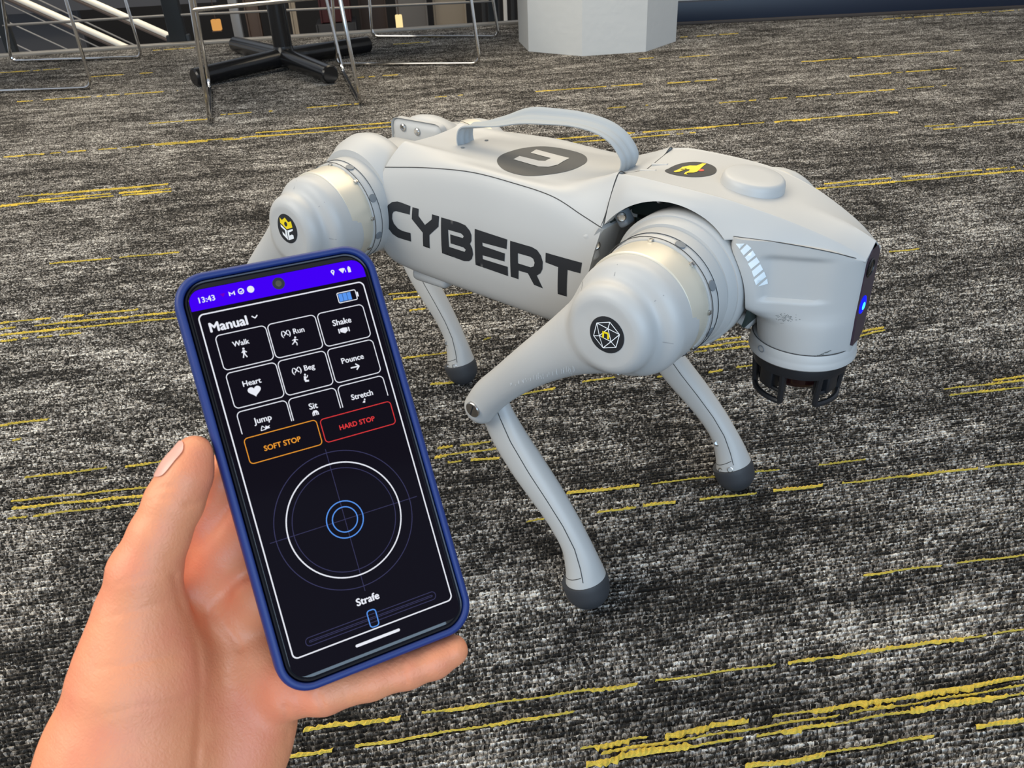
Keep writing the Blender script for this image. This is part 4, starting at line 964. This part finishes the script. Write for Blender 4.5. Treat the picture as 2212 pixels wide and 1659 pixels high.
# ---------------------------------------------------------------- smartphone
PM = Matrix(((.401131, -.510555, .760544, .25696), (.915565, .249635, -.315313, -.47236), (-.028874, .822809, .567583, .4349), (0, 0, 0, 1)))
phone = empty('smartphone', mat=PM); tag(phone, 'smartphone in a navy blue case showing a robot remote control screen', 'phone')
def rrect(x0, x1, y0, y1, r, n=8):
    out = []
    for cx_, cy_, a0 in ((x1-r, y1-r, 0), (x0+r, y1-r, 90), (x0+r, y0+r, 180), (x1-r, y0+r, 270)):
        for k in range(n+1):
            a = math.radians(a0+90*k/n); out.append((cx_+r*math.cos(a), cy_+r*math.sin(a)))
    return out
def ring_loft(name, sections, mat, par):
    """sections: list of (inset, z) around the phone outline, closed cyclically"""
    v = []; f = []; n = None
    for ins, z in sections:
        L = rrect(-.0397+ins, .0397-ins, -.0823+ins, .0823-ins, max(.0125-ins*.9, .004), 12); n = len(L)
        v += [(x, y, z) for x, y in L]
    m = len(sections)
    for i in range(m):
        j = (i+1) % m
        for k in range(n): f.append((i*n+k, i*n+(k+1) % n, j*n+(k+1) % n, j*n+k))
    return mesh(name, v, f, mat, par, True, 60, local=True)
def plate(name, ins, z0, z1, mat, par, r=None, edge=0):
    L = rrect(-.0397+ins, .0397-ins, -.0823+ins, .0823-ins, r or max(.0125-ins*.9, .004), 12); n = len(L)
    secs = [(0, z0), (0, z1-edge)]
    if edge: secs += [(edge*.3, z1-edge*.3), (edge, z1)]
    v = []; f = []
    for e, z in secs:
        L = rrect(-.0397+ins+e, .0397-ins-e, -.0823+ins+e, .0823-ins-e, (r or max(.0125-ins*.9, .004))-e, 12); v += [(x, y, z) for x, y in L]
    for i in range(len(secs)-1):
        for k in range(n): f.append((i*n+k, i*n+(k+1) % n, (i+1)*n+(k+1) % n, (i+1)*n+k))
    f.append(tuple(range(n))[::-1]); f.append(tuple((len(secs)-1)*n+k for k in range(n)))
    return mesh(name, v, f, mat, par, True, 50, local=True)
ring_loft('case_rim', [(.0030, -.0030), (.0030, -.0003), (.0024, .0001), (.0012, 0), (.0004, -.0009), (0, -.0026), (0, -.0085), (.0008, -.0105), (.0022, -.0112), (.0060, -.0112), (.0060, -.0102), (.0030, -.0092)], CASE, phone)
plate('case_back', .0030, -.0112, -.0100, CASE, phone)
ring_loft('metal_frame', [(.0034, -.0098), (.0034, -.0016), (.0037, -.0011), (.0042, -.0012), (.0046, -.0016), (.0046, -.0098)], FRAMEM, phone)
screen = plate('glass_front', .0040, -.0098, -.0010, GLASS, phone, edge=.0012)
def flat(name, polys, mat, z=0, par=None, mm=.001):
    pts = []; edges = []; loops = []
    for q in polys:
        q = [Vector((a*mm, b*mm)) for a, b in q]; b0 = len(pts); pts += q; edges += [(b0+i, b0+(i+1) % len(q)) for i in range(len(q))]; loops.append(q)
    def inside(x, y):
        c = False
        for L in loops:
            j = L[-1]
            for i in L:
                if (i[1] > y) != (j[1] > y) and x < (j[0]-i[0])*(y-i[1])/(j[1]-i[1])+i[0]: c = not c
                j = i
        return c
    r = delaunay_2d_cdt(pts, edges, [], 0, 1e-9)
    V = [(p[0], p[1], -.00094+z*.00003) for p in r[0]]; F = []
    for f in r[2]:
        c = sum((r[0][i] for i in f), Vector((0, 0)))/len(f)
        if inside(c[0], c[1]): F.append(tuple(f))
    o = mesh(name, V, F, mat, par or screen, False, local=True, fix=False)
    return o
def ol(x0, x1, y0, y1, r, w): return [rrect(x0, x1, y1, y0, r, 6) if y0 > y1 else rrect(x0, x1, y0, y1, r, 6), rrect(x0+w, x1-w, min(y0, y1)+w, max(y0, y1)-w, max(r-w, .1), 6)]
def ringp(cx_, cy_, r, w, n=96): return [disc(cx_, cy_, r+w/2, n), disc(cx_, cy_, r-w/2, n)]
E_W = emis('display_white', (.82, .84, .92)); E_V = emis('display_violet', (.055, .0, .92)); E_BG = emis('display_dark', (.0065, .0055, .0105))
E_LN = emis('display_dim_lines', (.045, .045, .115)); E_BL = emis('display_blue', (.10, .30, .85)); E_OR = emis('display_orange', (.85, .33, .035)); E_RD = emis('display_red', (.75, .045, .05)); E_PU = emis('display_purple', (.16, 0, .55))
flat('display_background', [rrect(-34.6, 34.6, -76.0, 75.8, 5)], E_BG, 0)
sb = [(-34.4, 67.8), (34.4, 67.8)]+[p for p in rrect(-34.4, 34.4, 60, 75.6, 5, 8)[:18]]
flat('status_bar', [sb], E_V, 1)
MB().lathe([(.0024, 0), (.0024, .00004), (.0005, .00005)], (-.0004, .0720, -.00088), (0, 0, 1), 32).build('camera_hole', BLACKP, screen, local=True)
MB().lathe([(.0012, 0), (.0009, .00004)], (-.0004, .0720, -.00082), (0, 0, 1), 20).build('camera_hole', M('lens_brown', (.08, .07, .05), .2), screen, local=True)
flat('display_border', [rrect(-32.9, 32.7, -68.8, 66.3, 2.2), rrect(-32.4, 32.2, -68.3, 65.8, 1.8)], E_W, 2)
def open_btn(x0, x1, y1, y0, r, w):
    L = [(x0, y0)]+[(x0, y1-r)]+[(x0+r-r*math.cos(a), y1-r+r*math.sin(a)) for a in np.linspace(.2, 1.5, 5)]+[(x1-r+r*math.sin(a), y1-r+r*math.cos(a)) for a in np.linspace(.1, 1.4, 5)]+[(x1, y1-r), (x1, y0)]
    x0 += w; x1 -= w; y1 -= w; r -= w
    K = [(x0, y0)]+[(x0, y1-r)]+[(x0+r-r*math.cos(a), y1-r+r*math.sin(a)) for a in np.linspace(.2, 1.5, 5)]+[(x1-r+r*math.sin(a), y1-r+r*math.cos(a)) for a in np.linspace(.1, 1.4, 5)]+[(x1, y1-r), (x1, y0)]
    return [L+K[::-1]]
for c0, c1 in ((-28.9, -9.6), (-9.2, 10.0), (10.6, 29.9)):
    for y1, y0 in ((57.2, 43.2), (42.3, 28.1)): flat('button_outline', ol(c0, c1, y0, y1, 1.9, .34), E_W, 2)
    flat('button_outline', open_btn(c0, c1, 27.0, 18.3, 1.9, .34), E_W, 2)
flat('soft_stop_outline', ol(-28.9, -.6, 6.3, 16.6, 1.6, .32), E_OR, 2)
flat('hard_stop_outline', ol(.5, 30.0, 6.4, 16.1, 1.6, .32), E_RD, 2)
JX, JY = -.3, -24.3
flat('joystick_ring', ringp(JX, JY, 27, .28), E_LN, 2); flat('joystick_ring', ringp(JX, JY, 20.2, .26), E_LN, 2)
flat('joystick_ring', ringp(JX, JY, 22.4, .5), E_W, 3)
flat('joystick_knob', ringp(JX, JY, 7.2, .42, 48), E_BL, 3); flat('joystick_knob', ringp(JX, JY, 4.9, .42, 48), E_BL, 3)
flat('crosshair', [stroke((JX-29.4, JY), (JX+30.2, JY), .22)], E_LN, 1); flat('crosshair', [stroke((JX, JY+28.6), (JX, JY-29), .22)], E_LN, 1)
flat('slider_track', ol(-27, 26.4, -66.0, -62.6, 1.6, .26), E_LN, 2); flat('slider_track', ol(-25.6, 25.0, -64.7, -63.9, .4, .22), E_LN, 2)
flat('slider_handle', ol(-2.2, 1.7, -67.9, -60.9, 1.3, .42), E_BL, 3)
flat('home_bar', [rrect(-9.5, 8.7, -72.85, -71.75, .54)], E_W, 2)
flat('battery_icon', ol(20.6, 28.6, 59.2, 63.6, .7, .34), E_W, 2); flat('battery_icon', [rrect(28.7, 29.3, 60.4, 62.4, .25)], E_W, 2)
for k in range(3): flat('battery_bar', [rrect(21.2+k*1.75, 22.8+k*1.75, 59.8, 63.0, .1)], E_BL, 2)
def text(s, cx_, cy_, width, mat, bold=.022):
    cu = bpy.data.curves.new('t', 'FONT'); cu.body = s; cu.size = 1; cu.resolution_u = 3
    o = bpy.data.objects.new('t', cu); COL.objects.link(o)
    dg = bpy.context.evaluated_depsgraph_get(); dg.update(); me = bpy.data.meshes.new_from_object(o.evaluated_get(dg)); bpy.data.objects.remove(o)
    xs = [v.co.x for v in me.vertices]; k = width/(max(xs)-min(xs)+2*bold); x0 = (min(xs)+max(xs))/2; mb = MB()
    for i, d in enumerate(((-bold, 0), (bold, 0), (0, bold*.8), (0, -bold*.8))):     # struck four times for weight
        mb.add([((cx_+(p.co.x-x0+d[0])*k)*.001, (cy_+(p.co.y-.36+d[1])*k)*.001, -.00094+.00007+i*.000004) for p in me.vertices], [tuple(p.vertices) for p in me.polygons])
    mesh('screen_text', mb.v, mb.f, mat, screen, False, local=True, fix=False)['label'] = 'text reading ' + s
for a in (('Manual', -22.7, 60.6, 14.3, E_W, .035), ('Walk', -20.2, 52.5, 6.3, E_W), ('(X) Run', -.2, 52.3, 9.2, E_W), ('Shake', 19.7, 52.0, 7.7, E_W),
          ('Heart', -20.2, 36.8, 7.0, E_W), ('(X) Beg', -.1, 37.2, 9.1, E_W), ('Pounce', 19.8, 36.4, 9.2, E_W), ('Jump', -20.1, 22.0, 6.8, E_W), ('Sit', -.3, 22.0, 3.4, E_W), ('Stretch', 19.5, 21.3, 9.0, E_W),
          ('SOFT STOP', -15.4, 10.9, 14.2, E_OR), ('HARD STOP', 14.6, 10.9, 14.6, E_RD), ('Strafe', -.2, -56.5, 9.3, E_W, .035), ('13:43', -27.9, 71.6, 6.0, E_W)): text(*a)
def icon(polys, cx_, cy_, k, name='screen_icon', mat=None): flat(name, [[(cx_+x*k, cy_+y*k) for x, y in q] for q in polys], mat or E_W, 3)
icon([stroke((-1.2, .5), (0, -.6), .5)], -12.6, 61.1, .9); icon([stroke((0, -.6), (1.2, .5), .5)], -12.6, 61.1, .9)
# walking, running and kneeling figures
fig = lambda L: [stroke(a, b, w) for a, b, w in L]
def figure(head, limbs, cx_, cy_, k=1.0):
    flat('screen_icon', [[(cx_+x*k, cy_+y*k) for x, y in disc(head[0], head[1], .42, 14)]], E_W, 3)
    for q in fig(limbs): flat('screen_icon_limb', [[(cx_+x*k, cy_+y*k) for x, y in q]], E_W, 3)
figure((.1, 1.75), [((0, 1.2), (-.1, -.2), .85), ((-.1, .0), (.7, -1.7), .42), ((-.15, .0), (-.8, -1.7), .42), ((.1, 1.0), (1.0, .2), .35), ((-.1, 1.0), (-.9, .3), .35)], -20.0, 48.2)
figure((.5, 1.75), [((.2, 1.2), (-.2, -.1), .85), ((-.1, .0), (.6, -.7), .42), ((.6, -.7), (.4, -1.8), .4), ((-.2, 0), (-1.5, -1.0), .42), ((.2, 1.0), (1.4, .4), .35), ((.1, 1.0), (-1.1, .7), .35)], -.3, 48.2, .9)
figure((0, 1.6), [((-.2, 1.0), (-.5, -.7), .95), ((-.7, -1.0), (.9, -1.2), .75), ((-.1, .5), (.6, .3), .4), ((.6, .3), (1.0, 1.2), .35)], -.1, 33.1, .95)
flat('screen_icon', [[(-20.1+.155*16*math.sin(t)**3, 33.2+.14*(13*math.cos(t)-5*math.cos(2*t)-2*math.cos(3*t)-math.cos(4*t))) for t in np.linspace(0, 2*math.pi, 40, endpoint=False)]], E_W, 3)
icon([stroke((-2.0, 0), (1.4, 0), .55)], 20.0, 32.8, .95); icon([stroke((.3, 1.3), (1.7, -.05), .55)], 20.0, 32.8, .95); icon([stroke((.3, -1.3), (1.7, .05), .55)], 20.0, 32.8, .95)
for q in ([(-2.4, .9), (-1.9, 1.0), (-1.9, -1.0), (-2.4, -.9)], [(2.4, .9), (1.9, 1.0), (1.9, -1.0), (2.4, -.9)], [(-1.6, .8), (-.3, 1.1), (1.5, .9), (1.6, -.5), (.2, -1.4), (-1.6, -.5)]): icon([q], 19.6, 48.3, .95)
icon([[(-1.5, -1.1), (-1.4, .3), (-.7, 1.2), (.7, 1.2), (1.4, .3), (1.5, -1.1), (1.0, -1.1), (1.0, .1), (.75, .1), (.75, -1.1), (.25, -1.1), (.25, .1), (-.25, .1), (-.25, -1.1), (-.75, -1.1), (-.75, .1), (-1.0, .1), (-1.0, -1.1)]], -.2, 19.0, .85)
icon([disc(.5, .7, .35, 12)], 19.6, 18.6, .9); icon([[(-.8, -.5), (.1, .3), (.6, -.1), (.2, -.8)]], 19.6, 18.6, .9)
icon([stroke((-1.8, -.9), (-1.0, .8), .3)], -20.0, 18.7, .95); icon([stroke((-1.0, .8), (-.2, -.2), .3)], -20.0, 18.7, .95); icon([stroke((-1.9, -1.0), (.2, -.9), .3)], -20.0, 18.7, .95); icon([[(-.3, -.9), (.4, .6), (.9, .1), (2.0, .3), (1.5, -.3), (1.9, -.8)]], -20.0, 18.7, .95)
# status bar icons
icon([[(-1.1, .6), (1.1, .6), (0, -1.0)]], -21.9, 71.9, .9, mat=E_PU)
icon([[(-1.2, .9), (0, 0), (1.2, .9), (1.2, -.9), (.7, -.9), (.7, .1), (0, -.5), (-.7, .1), (-.7, -.9), (-1.2, -.9)]], -18.5, 71.8, .95)
icon(ringp(0, 0, 1.05, .4, 24), -15.0, 71.9, .95); icon([stroke((-.5, 0), (0, -.45), .35)], -15.0, 71.9, 1); icon([stroke((0, -.45), (1.0, .7), .35)], -15.0, 71.9, 1)
icon([disc(0, 0, 1.35, 24)], -11.3, 71.9, 1)
icon([disc(0, .4, .8, 20)+[], disc(0, .4, .35, 12)], 21.6, 72.0, .95); icon([[(-.6, 0), (.6, 0), (0, -1.3)]], 21.6, 72.0, .95)
icon([[(-1.4, .7), (-.7, 1.1), (.7, 1.1), (1.4, .7), (0, -1.1)]], 25.5, 72.0, .95); icon([rrect(1.2, 1.5, -.9, .2, .1)], 25.5, 72.0, .95)
icon([rrect(-.6, .6, -1.2, .9, .2)], 28.4, 72.0, 1); icon([rrect(-.3, .3, .9, 1.3, .1)], 28.4, 72.0, 1)

# ---------------------------------------------------------------- the hand that holds it (phone axes, millimetres)
h = 1.15
P, o = grid((-200, -235, -82), (48, 36, 26), h)
def chain(pts, k=3.0):
    e = None
    for (a, r1), (b, r2) in zip(pts[:-1], pts[1:]):
        d = cone(P, a, b, r1, r2); e = d if e is None else smin(e, d, k)
    return e
thumb = chain([((-46.8, 15.6, -3.5), 7.2), ((-51.5, 9.0, -4.0), 8.9), ((-57.8, .8, -6), 10.0), ((-66, -10, -9), 10.4), ((-74, -21.5, -13), 12.6), ((-81, -42, -20), 16.4), ((-89.5, -62, -27), 19.0)], 4)
thenar = smin(chain([((-79, -36, -20), 16), ((-85.5, -58, -25), 22.5), ((-101, -85, -31), 25), ((-122, -116, -40), 26)], 8), chain([((-80, -60, -26), 19), ((-89, -85, -31), 24), ((-103, -112, -38), 26)], 8), 8)
palm = None
for pts in ([((-66, -22, -46), 10.5), ((-72, -60, -46), 14), ((-90, -112, -44), 20)],
            [((-58, -38, -44), 11), ((-66, -75, -46), 15), ((-86, -115, -44), 20)],
            [((-50, -54, -41), 11.5), ((-60, -86, -44), 16), ((-82, -120, -44), 20)],
            [((-43, -70, -36), 12.5), ((-53, -93, -41), 18), ((-76, -126, -44), 22)]):
    d = chain(pts, 6); palm = d if palm is None else smin(palm, d, 9)
hyp = chain([((-46, -84, -36), 12), ((-57.5, -103, -38), 15.5), ((-78, -126, -42), 19)], 6)
arm = chain([((-94, -122, -44), 24), ((-112, -158, -50), 25), ((-142, -230, -62), 29)], 6)
arm = smin(arm, chain([((-118, -110, -37), 25), ((-138, -145, -44), 26), ((-178, -215, -55), 28)], 6), 10)
index = chain([((-66, -24, -45), 10.5), ((-50, -10, -36), 11.2), ((-38, 4, -24), 9.4), ((-12, 14, -20.5), 8.2), ((12, 18, -19.5), 7.4)], 3)
middle = chain([((-58, -38, -44), 11.5), ((-44, -25, -33), 11.4), ((-30, -15, -22.5), 10.2), ((0, -10, -20.5), 8.4), ((26, -6, -19.5), 7.4)], 3)
ringf = chain([((-50, -55, -41), 11.5), ((-36, -46, -30), 11.0), ((-24, -42, -22), 9.8), ((6, -40, -20), 8.2), ((29, -38, -19), 7.2)], 3)
little = chain([((-44, -76, -34), 12), ((-36, -84, -24), 11.2), ((-24, -87.5, -16.5), 9.3), ((-6, -89.5, -11.5), 7.5), ((9, -90.5, -9.5), 7.4), ((20, -90.5, -8), 7.3), ((28.0, -89.5, -6.8), 6.6)], 3)
palm = smin(palm, hyp, 8)
body = smin(palm, arm, 12); body = smin(body, thenar, 11)
for d, k in ((index, 5), (middle, 5), (ringf, 5), (little, 6)): body = smin(body, d, k)
body = smin(body, thumb, 4.5)
# creases: thumb web, palm line, finger folds
def crease(d, a, b, r, k=1.5): return smax(d, -cone(P, a, b, r, r), k)
# keep the skin off the phone
qx = np.abs(P[0])-39.9; qy = np.abs(P[1])-82.5; qz = np.abs(P[2]+5.4)-6.0
box = np.maximum(np.maximum(qx, qy), qz)
body = smax(body, -box, 1.2)
v, f = nets(body.astype(np.float32), o, h)
v = relax(v, f, 4)
# skin folds pressed a little way in along the lines of the palm, thumb and little finger
C0 = np.array([-56.2, 3.9, 328.4]); tt = C0[2]/(C0[2]-v[:, 2]); PX = C0[:2]+(v[:, :2]-C0[:2])*tt[:, None]
fold = np.zeros(len(v))
for dep, wid, L_ in ((2.2, 1.6, [(-64.2, -25.0), (-64.4, -34.5), (-63.3, -42.7), (-63.1, -52.2), (-65.5, -65.1), (-69.3, -77.2), (-74.1, -92.0)]), (1.2, 1.8, [(-57.4, -41.3), (-59.2, -53.7), (-63.7, -69.2), (-69.5, -84.0)]),
    (1.1, 1.3, [(-40.0, -83.3), (-40.3, -89.4), (-43.0, -97.1)]), (.55, .9, [(-63.8, 6.5), (-60.1, 7.2), (-57.1, 6.2)]), (.7, 1.0, [(-54.3, -1.6), (-50.7, -2.1), (-47.0, -1.5)]), (.7, 1.1, [(6.0, -82.1), (5.5, -88.0), (5.0, -93.8)]),
    (.8, 1.2, [(-27.9, -83.8), (-27.0, -89.6), (-27.7, -94.7)]), (.30, .9, [(-83.1, -21.3), (-74.0, -21.6), (-65.1, -22.5)]), (.35, 1.0, [(-89.4, -31.3), (-78.3, -32.5), (-67.1, -32.8)]), (.5, .9, [(-17.8, -86.0), (-18.3, -92.2)]),
    (.45, .8, [(-66.3, 3.9), (-62.8, 4.2), (-60.0, 2.6)]), (.7, 1.5, [(-54.0, -43.5), (-51.2, -51.5), (-49.4, -57.5)]), (.3, 1.0, [(-96, -47), (-82, -50), (-69, -52)]), (.3, 1.1, [(-99, -63), (-86, -64), (-72, -68)])):
    best = np.full(len(v), 1e9); Q = np.array(L_)
    for a, b in zip(Q[:-1], Q[1:]):
        ab = b-a; t = np.clip(((PX-a)@ab)/(ab@ab), 0, 1); best = np.minimum(best, np.linalg.norm(PX-a-t[:, None]*ab, axis=1))
    fold += dep*np.exp(-(best/wid)**2)
dv = v-C0; dv /= np.linalg.norm(dv, axis=1)[:, None]
e1 = v[f[:, 2]]-v[f[:, 0]]; e2 = v[f[:, 3]]-v[f[:, 1]]; fn = np.cross(e1, e2); vn = np.zeros_like(v)
for k in range(4): np.add.at(vn, f[:, k], fn)
vn /= np.linalg.norm(vn, axis=1)[:, None]+1e-9
facing = np.abs((vn*dv).sum(1)); front = v[:, 2] > -45
v = v+dv*(fold*facing*front)[:, None]
vw = v*.001
Rm = np.array(PM.to_3x3()); Tm = np.array(PM.to_translation())
wv = vw@Rm.T+Tm
hand = mesh('person', wv, f, SKIN, None, True); tag(hand, 'left hand and wrist of a person holding the blue-cased phone from below', 'person')
nm = Vector(Rm@np.array([-.86, .46, .20])).normalized()
ax1 = Vector(Rm@np.array([.60, .80, -.05])).normalized(); ax1 = (ax1-nm*ax1.dot(nm)).normalized(); ax2 = nm.cross(ax1)
nc = Vector(Rm@np.array([-.0530, .0150, -.002])+Tm)
npoly = [(.0072*math.copysign(abs(math.cos(t))**.75, math.cos(t)), .0052*math.copysign(abs(math.sin(t))**.75, math.sin(t))) for t in np.linspace(0, 2*math.pi, 36, endpoint=False)]
nl = decal('thumbnail', [npoly], (nc+nm*.0, ax1, ax2), -nm, [hand], NAIL, None, .0005, .0012)
nl.parent = hand
clear_m()
